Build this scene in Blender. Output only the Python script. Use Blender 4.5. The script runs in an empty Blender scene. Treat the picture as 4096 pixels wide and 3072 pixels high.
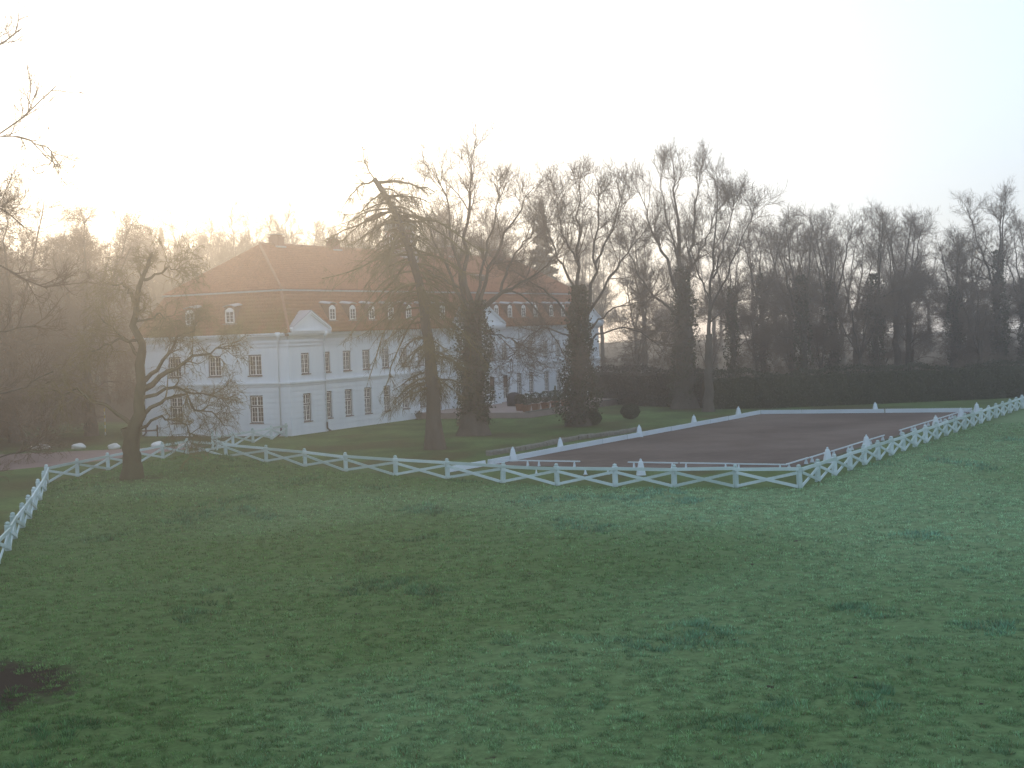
import bpy, bmesh, math, random
import numpy as np
from mathutils import Vector, Matrix

random.seed(7)
rs = np.random.RandomState(11)
sc = bpy.context.scene
col = sc.collection
R = math.radians

# ------------------------------------------------------------------ camera
CZ, PITCH, ROLL = 7.92, 0.0357, -0.0365
cp, sp = math.cos(PITCH), math.sin(PITCH)
cr, sr = math.cos(ROLL), math.sin(ROLL)
fwd = Vector((0, cp, -sp)); up0 = Vector((0, sp, cp)); rt0 = Vector((1, 0, 0))
rt = rt0 * cr + up0 * sr
up = up0 * cr - rt0 * sr
cam = bpy.data.cameras.new('camera')
cam.sensor_width = 36.0
cam.lens = 36.0 * 5917.6 / 4096.0
cam.clip_start = 0.1
cam.clip_end = 5000
camo = bpy.data.objects.new('camera', cam)
m = Matrix.Identity(4)
for i in range(3):
    m[i][0], m[i][1], m[i][2] = rt[i], up[i], -fwd[i]
m[2][3] = CZ
camo.matrix_world = m
col.objects.link(camo)
sc.camera = camo

# ------------------------------------------------------------------ light
SUN_AZ = R(-12.5)          # from +Y towards +X
SUN_EL = R(11.5)
sun_dir = Vector((math.sin(SUN_AZ) * math.cos(SUN_EL), math.cos(SUN_AZ) * math.cos(SUN_EL), math.sin(SUN_EL)))
world = bpy.data.worlds.new('World')
sc.world = world
world.use_nodes = True
wn, wl = world.node_tree.nodes, world.node_tree.links
wn.clear()
wo = wn.new('ShaderNodeOutputWorld')
wb = wn.new('ShaderNodeBackground')
sky = wn.new('ShaderNodeTexSky')
sky.sky_type = 'NISHITA'
sky.sun_disc = False
sky.sun_elevation = SUN_EL
sky.sun_rotation = SUN_AZ
sky.altitude = 50
sky.air_density = 1.0
sky.dust_density = 1.2
sky.ozone_density = 3.0
wb.inputs['Strength'].default_value = 0.05
# thin high fog layer: an even pale blue-white veil added to the clear-sky gradient
veil = wn.new('ShaderNodeMixRGB'); veil.blend_type = 'ADD'; veil.inputs[0].default_value = 1.0
veil.inputs[2].default_value = (4.9, 5.75, 6.9, 1)
dim = wn.new('ShaderNodeMixRGB'); dim.blend_type = 'MULTIPLY'; dim.inputs[0].default_value = 1.0; dim.inputs[2].default_value = (.5, .5, .5, 1)   # the clear sky seen dimmed through that fog
wl.new(sky.outputs[0], dim.inputs[1])
wl.new(dim.outputs[0], veil.inputs[1])
wl.new(veil.outputs[0], wb.inputs[0])
wl.new(wb.outputs[0], wo.inputs[0])

sl = bpy.data.lights.new('sun', 'SUN')
sl.energy = 0.45
sl.color = (1.0, 0.74, 0.46)
sl.angle = R(10)
so = bpy.data.objects.new('sun', sl)
so.rotation_euler = (-sun_dir).to_track_quat('-Z', 'Y').to_euler()
so.location = (-60, 200, 80)
col.objects.link(so)

sc.view_settings.view_transform = 'Standard'
sc.view_settings.look = 'None'
sc.view_settings.gamma = 1.0
sc.view_settings.use_curve_mapping = False
sc.view_settings.exposure = 1.42
sc.render.engine = 'CYCLES'
sc.cycles.use_denoising = True
sc.cycles.max_bounces = 4
sc.cycles.diffuse_bounces = 2
sc.cycles.glossy_bounces = 2
sc.cycles.transmission_bounces = 2
sc.cycles.volume_bounces = 0
sc.cycles.transparent_max_bounces = 6
HAZE_DENSITY = 0.0019
HAZE_G = 0.82

# ------------------------------------------------------------------ materials
MATS = {}
def mat(name, base, rough=0.8, spec=0.3, c2=None, scale=3.0, detail=4, bump=0.0, bscale=20.0, contrast=0.5, coord='Object', metallic=0.0, stretch=(1, 1, 1)):
    if name in MATS:
        return MATS[name]
    M = bpy.data.materials.new(name); M.use_nodes = True
    nt = M.node_tree; n = nt.nodes; l = nt.links
    b = n['Principled BSDF']
    b.inputs['Roughness'].default_value = rough
    b.inputs['Specular IOR Level'].default_value = spec
    b.inputs['Metallic'].default_value = metallic
    b.inputs['Base Color'].default_value = (*base, 1)
    tc = n.new('ShaderNodeTexCoord'); mp = n.new('ShaderNodeMapping')
    mp.inputs['Scale'].default_value = stretch
    l.new(tc.outputs[coord], mp.inputs['Vector'])
    if c2 is not None:
        t = n.new('ShaderNodeTexNoise'); t.inputs['Scale'].default_value = scale; t.inputs['Detail'].default_value = detail
        t.inputs['Roughness'].default_value = 0.62
        r = n.new('ShaderNodeValToRGB')
        r.color_ramp.elements[0].position = 0.5 - contrast / 2; r.color_ramp.elements[1].position = 0.5 + contrast / 2
        r.color_ramp.elements[0].color = (*base, 1); r.color_ramp.elements[1].color = (*c2, 1)
        l.new(mp.outputs[0], t.inputs['Vector']); l.new(t.outputs['Fac'], r.inputs[0]); l.new(r.outputs[0], b.inputs['Base Color'])
    if bump > 0:
        t2 = n.new('ShaderNodeTexNoise'); t2.inputs['Scale'].default_value = bscale; t2.inputs['Detail'].default_value = 5
        bp = n.new('ShaderNodeBump'); bp.inputs['Strength'].default_value = 0.6; bp.inputs['Distance'].default_value = bump
        l.new(mp.outputs[0], t2.inputs['Vector']); l.new(t2.outputs['Fac'], bp.inputs['Height']); l.new(bp.outputs[0], b.inputs['Normal'])
    MATS[name] = M
    return M

def attr_mat(name, rough=0.7, spec=0.25, transl=0.0):
    """colour comes from the 'col' vertex attribute (own colour of each leaf or blade; paddock blades also carry painted tree shade)"""
    if name in MATS: return MATS[name]
    M = bpy.data.materials.new(name); M.use_nodes = True
    nt = M.node_tree; n = nt.nodes; l = nt.links
    b = n['Principled BSDF']
    a = n.new('ShaderNodeAttribute'); a.attribute_name = 'col'
    l.new(a.outputs['Color'], b.inputs['Base Color'])
    b.inputs['Roughness'].default_value = rough
    b.inputs['Specular IOR Level'].default_value = spec
    if transl > 0:
        tr = n.new('ShaderNodeBsdfTranslucent'); mx = n.new('ShaderNodeMixShader'); mx.inputs[0].default_value = transl
        l.new(a.outputs['Color'], tr.inputs['Color'])
        l.new(b.outputs[0], mx.inputs[1]); l.new(tr.outputs[0], mx.inputs[2])
        l.new(mx.outputs[0], n['Material Output'].inputs['Surface'])
    MATS[name] = M
    return M

WALL = mat('white_render', (0.77, 0.83, 0.87), 0.9, 0.1, (0.66, 0.72, 0.77), 1.1, 7, 0.004, 30, 0.55, 'Object', 0, (1, 1, .22))
TRIM = mat('white_trim', (0.76, 0.82, 0.86), 0.7, 0.2, (0.66, 0.72, 0.76), 0.8, 5, 0, 30, 0.6)
SASH = mat('white_sash_paint', (0.78, 0.78, 0.76), 0.5, 0.4)
DARKFRAME = mat('dark_frame_paint', (0.014, 0.013, 0.015), 0.6, 0.2, (0.03, 0.024, 0.022), 6)
SILL = mat('brown_sill', (0.09, 0.05, 0.04), 0.6, 0.3, (0.13, 0.08, 0.06), 5)
GLASS = mat('window_glass', (0.008, 0.009, 0.011), 0.08, 0.3, (0.05, 0.05, 0.05), 1.3, 2, 0, 1, 0.4)
TILE = None
LEAD = mat('lead_sheet', (0.27, 0.27, 0.29), 0.55, 0.4, (0.36, 0.36, 0.38), 2.0, 4)
BRICK = mat('chimney_brick', (0.22, 0.10, 0.075), 0.9, 0.2, (0.30, 0.16, 0.12), 8, 4, 0.01, 25)
COPPER = mat('weathered_copper', (0.16, 0.19, 0.17), 0.6, 0.3, (0.22, 0.27, 0.24), 2, 4)
FENCE = mat('fence_white_paint', (0.58, 0.70, 0.74), 0.7, 0.2, (0.42, 0.51, 0.51), 2.2, 8, 0.004, 30, 0.55)
def weather(M_):
    n = M_.node_tree.nodes; l = M_.node_tree.links; b = n['Principled BSDF']; src = b.inputs['Base Color'].links[0].from_socket
    oi = n.new('ShaderNodeObjectInfo'); r = n.new('ShaderNodeValToRGB'); r.color_ramp.elements[0].color = (.72, .78, .72, 1); r.color_ramp.elements[1].color = (1.08, 1.08, 1.08, 1)
    m1 = n.new('ShaderNodeMixRGB'); m1.blend_type = 'MULTIPLY'; m1.inputs[0].default_value = 1
    l.new(oi.outputs['Random'], r.inputs[0]); l.new(src, m1.inputs[1]); l.new(r.outputs[0], m1.inputs[2]); l.new(m1.outputs[0], b.inputs['Base Color'])
weather(FENCE)
ARENAW = mat('arena_white_plastic', (0.62, 0.71, 0.77), 0.6, 0.25, (0.50, 0.58, 0.62), 2.0, 5, 0, 30, 0.7)
SAND = mat('arena_sand', (0.105, 0.080, 0.068), 0.95, 0.05, (0.160, 0.128, 0.110), 0.5, 10, 0.05, 2.2, 0.5)
def rake(M_):
    n = M_.node_tree.nodes; l = M_.node_tree.links; b = n['Principled BSDF']; src = b.inputs['Base Color'].links[0].from_socket
    tc = n.new('ShaderNodeTexCoord'); mp = n.new('ShaderNodeMapping'); mp.inputs['Rotation'].default_value = (0, 0, R(-30))
    w = n.new('ShaderNodeTexWave'); w.inputs['Scale'].default_value = .55; w.inputs['Distortion'].default_value = 3.0; w.inputs['Detail'].default_value = 4; w.inputs['Detail Scale'].default_value = 1.5
    t = n.new('ShaderNodeTexNoise'); t.inputs['Scale'].default_value = .12; t.inputs['Detail'].default_value = 5
    r = n.new('ShaderNodeValToRGB'); r.color_ramp.elements[0].color = (.86, .86, .86, 1); r.color_ramp.elements[1].color = (1.1, 1.1, 1.1, 1)
    r2 = n.new('ShaderNodeValToRGB'); r2.color_ramp.elements[0].position = .36; r2.color_ramp.elements[1].position = .60; r2.color_ramp.elements[0].color = (.72, .70, .70, 1); r2.color_ramp.elements[1].color = (1.08, 1.08, 1.08, 1)
    m1 = n.new('ShaderNodeMixRGB'); m1.blend_type = 'MULTIPLY'; m1.inputs[0].default_value = 1; m2 = n.new('ShaderNodeMixRGB'); m2.blend_type = 'MULTIPLY'; m2.inputs[0].default_value = 1
    l.new(tc.outputs['Object'], mp.inputs['Vector']); l.new(mp.outputs[0], w.inputs['Vector']); l.new(tc.outputs['Object'], t.inputs['Vector'])
    l.new(w.outputs['Fac'], r.inputs[0]); l.new(t.outputs['Fac'], r2.inputs[0]); l.new(src, m1.inputs[1]); l.new(r.outputs[0], m1.inputs[2]); l.new(m1.outputs[0], m2.inputs[1]); l.new(r2.outputs[0], m2.inputs[2]); l.new(m2.outputs[0], b.inputs['Base Color'])
rake(SAND)
PATH = mat('gravel_path', (0.22, 0.155, 0.14), 0.95, 0.1, (0.30, 0.22, 0.20), 1.2, 8, 0.015, 12, 0.6)
PAVE = mat('terrace_paving', (0.26, 0.20, 0.18), 0.85, 0.2, (0.34, 0.27, 0.25), 1.5, 5)
STONE = mat('edging_stone', (0.12, 0.12, 0.10), 0.95, 0.15, (0.24, 0.23, 0.20), 2.5, 6, 0.03, 8)
WSTONE = mat('painted_stone', (0.78, 0.78, 0.76), 0.7, 0.25, (0.60, 0.60, 0.56), 3, 5, 0.02, 8)
BARK = mat('grey_bark', (0.07, 0.056, 0.044), 0.95, 0.1, (0.125, 0.108, 0.085), 3, 6, 0.03, 9, 0.6, 'Object', 0, (1, 1, .3))
BARKO = mat('mossy_bark', (0.06, 0.048, 0.03), 0.95, 0.1, (0.10, 0.098, 0.05), 1.4, 6, 0.03, 9, 0.5, 'Object', 0, (1, 1, .4))
TWIG = mat('brown_twig', (0.125, 0.092, 0.068), 0.9, 0.1, (0.185, 0.138, 0.10), 0.7)
TWIGO = mat('olive_twig', (0.11, 0.09, 0.042), 0.9, 0.1, (0.19, 0.16, 0.07), 0.5)
TERRA = mat('terracotta', (0.20, 0.095, 0.055), 0.85, 0.2, (0.27, 0.14, 0.085), 5)
COVER = mat('dark_canvas', (0.035, 0.032, 0.04), 0.8, 0.2, (0.06, 0.055, 0.065), 4)
WOOD = mat('weathered_wood', (0.11, 0.075, 0.05), 0.9, 0.2, (0.17, 0.12, 0.085), 5)
BLACK = mat('black_iron', (0.02, 0.02, 0.022), 0.5, 0.4)
YELLOW = mat('yellow_paint', (0.55, 0.42, 0.06), 0.6, 0.3)
LEAF = attr_mat('leaf', 0.55, 0.3, 0.2)
BLADE = attr_mat('grass_blade', 0.8, 0.06, 0.15)

# roof tiles: clay with moss growing towards the damp lower courses
def tile_mat():
    M = bpy.data.materials.new('clay_tile'); M.use_nodes = True
    nt = M.node_tree; n = nt.nodes; l = nt.links; b = n['Principled BSDF']
    b.inputs['Roughness'].default_value = 0.9; b.inputs['Specular IOR Level'].default_value = 0.15
    tc = n.new('ShaderNodeTexCoord')
    t1 = n.new('ShaderNodeTexNoise'); t1.inputs['Scale'].default_value = 5; t1.inputs['Detail'].default_value = 5
    r1 = n.new('ShaderNodeValToRGB'); r1.color_ramp.elements[0].position = .3; r1.color_ramp.elements[1].position = .7
    r1.color_ramp.elements[0].color = (0.21, 0.078, 0.042, 1); r1.color_ramp.elements[1].color = (0.33, 0.135, 0.07, 1)
    t2 = n.new('ShaderNodeTexNoise'); t2.inputs['Scale'].default_value = 0.33; t2.inputs['Detail'].default_value = 8; t2.inputs['Roughness'].default_value = .7
    r2 = n.new('ShaderNodeValToRGB'); r2.color_ramp.elements[0].position = .36; r2.color_ramp.elements[1].position = .60
    sep = n.new('ShaderNodeSeparateXYZ'); mr = n.new('ShaderNodeMapRange')
    mr.inputs['From Min'].default_value = 8.5; mr.inputs['From Max'].default_value = 12.3; mr.inputs['To Min'].default_value = 1.0; mr.inputs['To Max'].default_value = 0.0
    mrx = n.new('ShaderNodeMapRange'); mrx.inputs['From Min'].default_value = 0.5; mrx.inputs['From Max'].default_value = 9.0
    mrx.inputs['To Min'].default_value = 1.0; mrx.inputs['To Max'].default_value = 0.25
    mm = n.new('ShaderNodeMath'); mm.operation = 'MULTIPLY'; mm2 = n.new('ShaderNodeMath'); mm2.operation = 'MULTIPLY'
    mix = n.new('ShaderNodeMixRGB'); mix.inputs[2].default_value = (0.17, 0.14, 0.032, 1)
    l.new(tc.outputs['Object'], t1.inputs['Vector']); l.new(tc.outputs['Object'], t2.inputs['Vector']); l.new(tc.outputs['Object'], sep.inputs[0])
    l.new(t1.outputs['Fac'], r1.inputs[0]); l.new(t2.outputs['Fac'], r2.inputs[0]); l.new(sep.outputs['Z'], mr.inputs['Value']); l.new(sep.outputs['X'], mrx.inputs['Value'])
    l.new(r2.outputs[0], mm.inputs[0]); l.new(mr.outputs[0], mm.inputs[1]); l.new(mm.outputs[0], mm2.inputs[0]); l.new(mrx.outputs[0], mm2.inputs[1])
    l.new(mm2.outputs[0], mix.inputs[0]); l.new(r1.outputs[0], mix.inputs[1]); l.new(mix.outputs[0], b.inputs['Base Color'])
    return M
TILE = tile_mat()

# ------------------------------------------------------------------ mesh helpers
def link(o, parent=None):
    col.objects.link(o)
    if parent is not None: o.parent = parent
    return o

def np_mesh(name, V, loops, counts, smooth=False, colors=None):
    me = bpy.data.meshes.new(name)
    V = np.asarray(V, np.float32); loops = np.asarray(loops, np.int32); counts = np.asarray(counts, np.int32)
    me.vertices.add(len(V)); me.vertices.foreach_set('co', V.ravel())
    me.loops.add(len(loops)); me.loops.foreach_set('vertex_index', loops)
    me.polygons.add(len(counts))
    st = np.zeros(len(counts), np.int32); st[1:] = np.cumsum(counts)[:-1]
    me.polygons.foreach_set('loop_start', st); me.polygons.foreach_set('loop_total', counts)
    if smooth: me.polygons.foreach_set('use_smooth', np.ones(len(counts), bool))
    if colors is not None:
        a = me.color_attributes.new('col', 'FLOAT_COLOR', 'POINT')
        C4 = np.ones((len(V), 4), np.float32); C4[:, :3] = colors
        a.data.foreach_set('color', C4.ravel())
    me.update(calc_edges=True)
    return me

class MB:
    def __init__(s): s.v = []; s.f = []
    def poly(s, pts):
        i = len(s.v); s.v += [tuple(p) for p in pts]; s.f.append(tuple(range(i, i + len(pts))))
    def hexa(s, P):
        """8 points: bottom 4 ccw, top 4 ccw"""
        i = len(s.v); s.v += [tuple(p) for p in P]
        for q in ((3, 2, 1, 0), (4, 5, 6, 7), (0, 1, 5, 4), (1, 2, 6, 5), (2, 3, 7, 6), (3, 0, 4, 7)):
            s.f.append(tuple(i + k for k in q))
    def box(s, x0, x1, y0, y1, z0, z1):
        s.hexa([(x0, y0, z0), (x1, y0, z0), (x1, y1, z0), (x0, y1, z0), (x0, y0, z1), (x1, y0, z1), (x1, y1, z1), (x0, y1, z1)])
    def bar(s, a, b, w, h, up=(0, 0, 1)):
        a = Vector(a); b = Vector(b); d = (b - a).normalized(); sd = d.cross(Vector(up))
        if sd.length < 1e-5: sd = d.cross(Vector((1, 0, 0)))
        sd.normalize(); u = sd.cross(d).normalized()
        P = []
        for c in (a, b):
            for i, j in ((-1, -1), (1, -1), (1, 1), (-1, 1)):
                P.append(c + sd * (i * w / 2) + u * (j * h / 2))
        s.hexa(P)
    def tube(s, pts, rad, n=8, caps=True):
        pts = [Vector(p) for p in pts]; i0 = len(s.v); k = len(pts)
        if not hasattr(rad, '__len__'): rad = [rad] * k
        for j, p in enumerate(pts):
            t = (pts[min(j + 1, k - 1)] - pts[max(j - 1, 0)]).normalized()
            u = t.cross(Vector((1, 0, 0)) if abs(t.x) < .8 else Vector((0, 1, 0))).normalized(); w = t.cross(u)
            for q in range(n):
                a = 2 * math.pi * q / n
                s.v.append(tuple(p + u * (math.cos(a) * rad[j]) + w * (math.sin(a) * rad[j])))
        for j in range(k - 1):
            for q in range(n):
                s.f.append((i0 + j * n + q, i0 + j * n + (q + 1) % n, i0 + (j + 1) * n + (q + 1) % n, i0 + (j + 1) * n + q))
        if caps:
            s.f.append(tuple(i0 + q for q in range(n))[::-1]); s.f.append(tuple(i0 + (k - 1) * n + q for q in range(n)))
    def lathe(s, prof, n=12, c=(0, 0, 0)):
        s.tube([(c[0], c[1], c[2] + z) for r, z in prof], [r for r, z in prof], n)
    def mesh(s, name, mt=None, smooth=False):
        me = bpy.data.meshes.new(name); me.from_pydata(s.v, [], s.f)
        if smooth: me.polygons.foreach_set('use_smooth', np.ones(len(me.polygons), bool))
        if mt: me.materials.append(mt)
        me.update(); return me
    def build(s, name, mt, parent=None, smooth=False, bevel=0.0):
        me = s.mesh(name, mt, smooth)
        if bevel > 0:
            bm = bmesh.new(); bm.from_mesh(me)
            bmesh.ops.bevel(bm, geom=list(bm.edges), offset=bevel, segments=1, affect='EDGES')
            bm.to_mesh(me); bm.free()
        return link(bpy.data.objects.new(name, me), parent)

def tag(o, label=None, cat=None, group=None, kind=None):
    if label: o['label'] = label
    if cat: o['category'] = cat
    if group: o['group'] = group
    if kind: o['kind'] = kind
    return o
def empty(name, loc=(0, 0, 0), rz=0.0, parent=None):
    o = bpy.data.objects.new(name, None); o.location = loc; o.rotation_euler = (0, 0, rz); o.empty_display_size = .3
    return link(o, parent)
def inst(name, me, parent=None, loc=(0, 0, 0), rz=0.0, scale=(1, 1, 1)):
    o = bpy.data.objects.new(name, me); o.location = loc; o.rotation_euler = (0, 0, rz); o.scale = scale
    return link(o, parent)
def copy_tree(o, parent=None):
    c = o.copy(); col.objects.link(c); c.parent = parent
    for ch in o.children: copy_tree(ch, c)
    return c

# ------------------------------------------------------------------ value noise for the terrain
_g = rs.rand(256, 256).astype(np.float32)
def vnoise(x, y):
    xi = np.floor(x).astype(int); yi = np.floor(y).astype(int); fx = x - xi; fy = y - yi
    fx = fx * fx * (3 - 2 * fx); fy = fy * fy * (3 - 2 * fy)
    a = _g[xi % 256, yi % 256]; b = _g[(xi + 1) % 256, yi % 256]; c = _g[xi % 256, (yi + 1) % 256]; d = _g[(xi + 1) % 256, (yi + 1) % 256]
    return (a * (1 - fx) + b * fx) * (1 - fy) + (c * (1 - fx) + d * fx) * fy
def fbm(x, y, o=4):
    s = 0; a = .5
    for k in range(o):
        s = s + a * (vnoise(x + 17.3 * k, y + 9.1 * k) - .5); x = x * 2.03; y = y * 2.03; a *= .5
    return s

# fence line (post positions on the ground)
POSTS = [(-17.6, 47.3), (-18.4, 51.0), (-19.3, 54.5), (-20.1, 58.1), (-21.05, 61.65), (-21.95, 65.4), (-22.75, 68.8), (-23.7, 72.5), (-24.9, 77.1), (-26.1, 81.7), (-27.42, 86.33),
         (-26.75, 90.2), (-25.95, 94.2), (-25.1, 98.0), (-24.3, 102.0), (-23.4, 105.6), (-19.75, 101.1), (-16.14, 95.9), (-13.0, 91.6), (-10.0, 87.3), (-6.75, 83.4), (-3.69, 80.5),
         (-0.66, 77.2), (2.12, 75.0), (4.96, 73.4), (7.75, 72.1), (10.6, 71.0), (13.44, 69.8)]
n_r = 20
for k in range(1, n_r + 5):
    POSTS.append((13.44 + (39.29 - 13.44) * k / 19.0, 69.8 + (116.9 - 69.8) * k / 19.0))
PX = np.array([p[0] for p in POSTS]); PY = np.array([p[1] for p in POSTS])
def field_depth(x, y):
    """>0 on the paddock side of the fence (metres in y from it), rough"""
    xs = np.array([-60, -27.42, -23.4, -16.1, -6.75, -.66, 4.96, 13.44, 39.29, 80]); ys = np.array([86, 86.33, 105.6, 95.9, 83.4, 77.2, 73.4, 69.8, 116.9, 190])
    d = np.interp(x, xs, ys) - y
    # left of the steep run is outside
    xl = np.interp(y, [20, 47.3, 58.1, 72.5, 86.33, 106], [-12, -17.6, -20.1, -23.7, -27.42, -27.5])
    return np.minimum(d, (x - xl) * 3)
def H(x, y):
    x = np.asarray(x, float); y = np.asarray(y, float)
    inside = np.clip(field_depth(x, y) / 3.0, 0, 1)
    near = np.clip((110 - y) / 40, 0, 1)
    h = inside * (0.30 * fbm(x * .09 + 3, y * .09, 3) + 0.16 * fbm(x * .55, y * .55, 2) + near * 0.10 * fbm(x * 1.7, y * 1.7 + 40, 3))
    # soft swell of turf just inside the fence by the gate
    h = h + .42 * np.exp(-(((x + 20.6) / 3.6) ** 2 + ((y - 98.7) / 3.2) ** 2)) * np.clip(field_depth(x, y) / 1.5, 0, 1)
    # wooded rise far behind the house
    u = np.clip((y - 255) / 190, 0, 1)
    h = h + (24 - 21 * np.clip((x + 12) / 30, 0, 1)) * u * u * (3 - 2 * u) * (1 + .35 * fbm(x * .012 + 8, y * .008, 2))
    return h
# ------------------------------------------------------------------ ground
def ground():
    xs = np.unique(np.concatenate([np.linspace(-340, -48, 25), np.arange(-48, -30, 1.0), np.arange(-30, 34, .25), np.arange(34, 60, 1.0), np.linspace(60, 340, 25)]))
    ys = np.unique(np.concatenate([np.linspace(-20, 20, 12), np.arange(20, 62, .2), np.arange(62, 112, .45), np.arange(112, 160, .6), np.linspace(160, 480, 30)]))
    X, Y = np.meshgrid(xs, ys); Z = H(X, Y)
    V = np.stack([X, Y, Z], -1).reshape(-1, 3); nx, ny = len(xs), len(ys)
    i = np.arange(nx - 1)[None, :] + nx * np.arange(ny - 1)[:, None]
    Q = np.stack([i, i + 1, i + 1 + nx, i + nx], -1).reshape(-1)
    x_, y_ = V[:, 0], V[:, 1]
    dew_shade = np.clip(fbm(x_ * .06 + 2, y_ * .06 + 7, 3) * 1.6 + .42 + .42 * np.tanh((x_ - .05 * (y_ - 30)) / 9), 0, 1)[:, None] * np.clip(field_depth(x_, y_) / 2, 0, 1)[:, None]  # dew patches plus a sideways ramp painting tree shade into the left turf
    Cg = np.array([.080, .145, .052]) * (1 - dew_shade) + np.array([.155, .245, .130]) * dew_shade
    lawn = np.clip(-field_depth(x_, y_) / 2, 0, 1)[:, None]; Cg = Cg * (1 - lawn) + np.array([.090, .140, .052]) * lawn
    var = (1 + 1.1 * fbm(x_ * .5 + 40, y_ * .35, 4))[:, None]; brn = np.clip(fbm(x_ * .22 + 9, y_ * .16 + 5, 4) * 5 - .1, 0, .8)[:, None] * lawn
    Cg = Cg * (1 - lawn) + Cg * var * lawn; Cg = Cg * (1 - brn) + np.array([.085, .078, .038]) * brn
    lit = np.clip((y_ - 142) / 14 + fbm(x_ * .1, y_ * .1, 3) * 1.5, 0, 1)[:, None]; Cg = Cg * (1 - lit) + np.array([.085, .062, .042]) * lit
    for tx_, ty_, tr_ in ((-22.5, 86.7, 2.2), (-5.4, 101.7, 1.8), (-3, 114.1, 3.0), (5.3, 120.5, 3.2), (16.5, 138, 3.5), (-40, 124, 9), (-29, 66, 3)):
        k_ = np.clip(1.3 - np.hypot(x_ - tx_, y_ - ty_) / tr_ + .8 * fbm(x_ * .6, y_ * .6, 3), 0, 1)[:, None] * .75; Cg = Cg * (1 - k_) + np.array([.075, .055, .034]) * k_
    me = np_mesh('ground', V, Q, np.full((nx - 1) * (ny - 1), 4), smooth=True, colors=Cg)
    M = bpy.data.materials.new('turf'); M.use_nodes = True
    nt = M.node_tree; n = nt.nodes; l = nt.links; b = n['Principled BSDF']
    b.inputs['Roughness'].default_value = 0.95; b.inputs['Specular IOR Level'].default_value = 0.03
    tc = n.new('ShaderNodeTexCoord')
    def noise(s, d, r=.6):
        t = n.new('ShaderNodeTexNoise'); t.inputs['Scale'].default_value = s; t.inputs['Detail'].default_value = d; t.inputs['Roughness'].default_value = r
        l.new(tc.outputs['Object'], t.inputs['Vector']); return t
    def ramp(src, p0, p1, c0, c1):
        r = n.new('ShaderNodeValToRGB'); r.color_ramp.elements[0].position = p0; r.color_ramp.elements[1].position = p1
        r.color_ramp.elements[0].color = c0; r.color_ramp.elements[1].color = c1; l.new(src, r.inputs[0]); return r
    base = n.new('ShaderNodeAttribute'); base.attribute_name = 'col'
    fine = ramp(noise(3.2, 5, .7).outputs['Fac'], .3, .72, (.55, .55, .5, 1), (1.25, 1.25, 1.2, 1))
    m1 = n.new('ShaderNodeMixRGB'); m1.blend_type = 'MULTIPLY'; m1.inputs[0].default_value = 1; l.new(base.outputs[0], m1.inputs[1]); l.new(fine.outputs[0], m1.inputs[2])
    bare = ramp(noise(1.15, 6, .72).outputs['Fac'], .655, .70, (0, 0, 0, 1), (1, 1, 1, 1))
    m3 = n.new('ShaderNodeMixRGB'); m3.inputs[2].default_value = (0.030, 0.024, 0.017, 1); l.new(bare.outputs[0], m3.inputs[0]); l.new(m1.outputs[0], m3.inputs[1])
    # trodden muddy patch beside the fence
    sep = n.new('ShaderNodeSeparateXYZ'); l.new(tc.outputs['Object'], sep.inputs[0])
    vd = n.new('ShaderNodeVectorMath'); vd.operation = 'DISTANCE'
    mp = n.new('ShaderNodeMapping'); mp.inputs['Scale'].default_value = (.44, .36, 0); mp.inputs['Location'].default_value = (13.2 * .44, -34.3 * .36, 0)
    l.new(tc.outputs['Object'], mp.inputs['Vector']); l.new(mp.outputs[0], vd.inputs[0]); vd.inputs[1].default_value = (0, 0, 0)
    nz = noise(.8, 6, .7); ad = n.new('ShaderNodeMath'); ad.operation = 'MULTIPLY_ADD'; ad.inputs[1].default_value = 1.3; l.new(nz.outputs['Fac'], ad.inputs[0]); l.new(vd.outputs['Value'], ad.inputs[2])
    mud = ramp(ad.outputs[0], .0, 1.0, (1, 1, 1, 1), (0, 0, 0, 1)); mud.color_ramp.elements[0].position = .80
    sc_ = n.new('ShaderNodeMath'); sc_.operation = 'MULTIPLY'; sc_.inputs[1].default_value = .5; l.new(ad.outputs[0], sc_.inputs[0]); l.new(sc_.outputs[0], mud.inputs[0])
    m4 = n.new('ShaderNodeMixRGB'); m4.inputs[2].default_value = (0.026, 0.021, 0.017, 1); l.new(mud.outputs[0], m4.inputs[0]); l.new(m3.outputs[0], m4.inputs[1])
    l.new(m4.outputs[0], b.inputs['Base Color'])
    bn = noise(9, 6, .7); bp = n.new('ShaderNodeBump'); bp.inputs['Strength'].default_value = .8; bp.inputs['Distance'].default_value = .06
    l.new(bn.outputs['Fac'], bp.inputs['Height']); l.new(bp.outputs[0], b.inputs['Normal'])
    me.materials.append(M)
    o = link(bpy.data.objects.new('ground', me)); tag(o, 'rough green turf of paddock and lawn', 'ground', kind='structure')
    return o
ground()

def sheet(name, pts, z, mt, label, n=0):
    mb = MB(); mb.poly([(x, y, z) for x, y in pts]); o = mb.build(name, mt); tag(o, label, name.split('_')[-1], kind='structure'); return o
# arena
AR = [(-1.6, 87.6), (21.3, 127.1), (37.2, 119.6), (14.4, 78.2)]
sheet('arena_sand', AR, 0.012, SAND, 'dark brown sand of the riding arena', 1)
# gravel path on the left
path_pts = [(-60, 88), (-44, 93), (-33, 97.2), (-29.2, 101), (-26.6, 106), (-24.6, 110.0), (-23.4, 113.0), (-24.6, 113.6), (-27.6, 113.4), (-31, 112.6), (-40, 111.5), (-60, 108)]
sheet('gravel_path', path_pts, 0.010, PATH, 'reddish gravel path behind the left fence')

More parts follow.
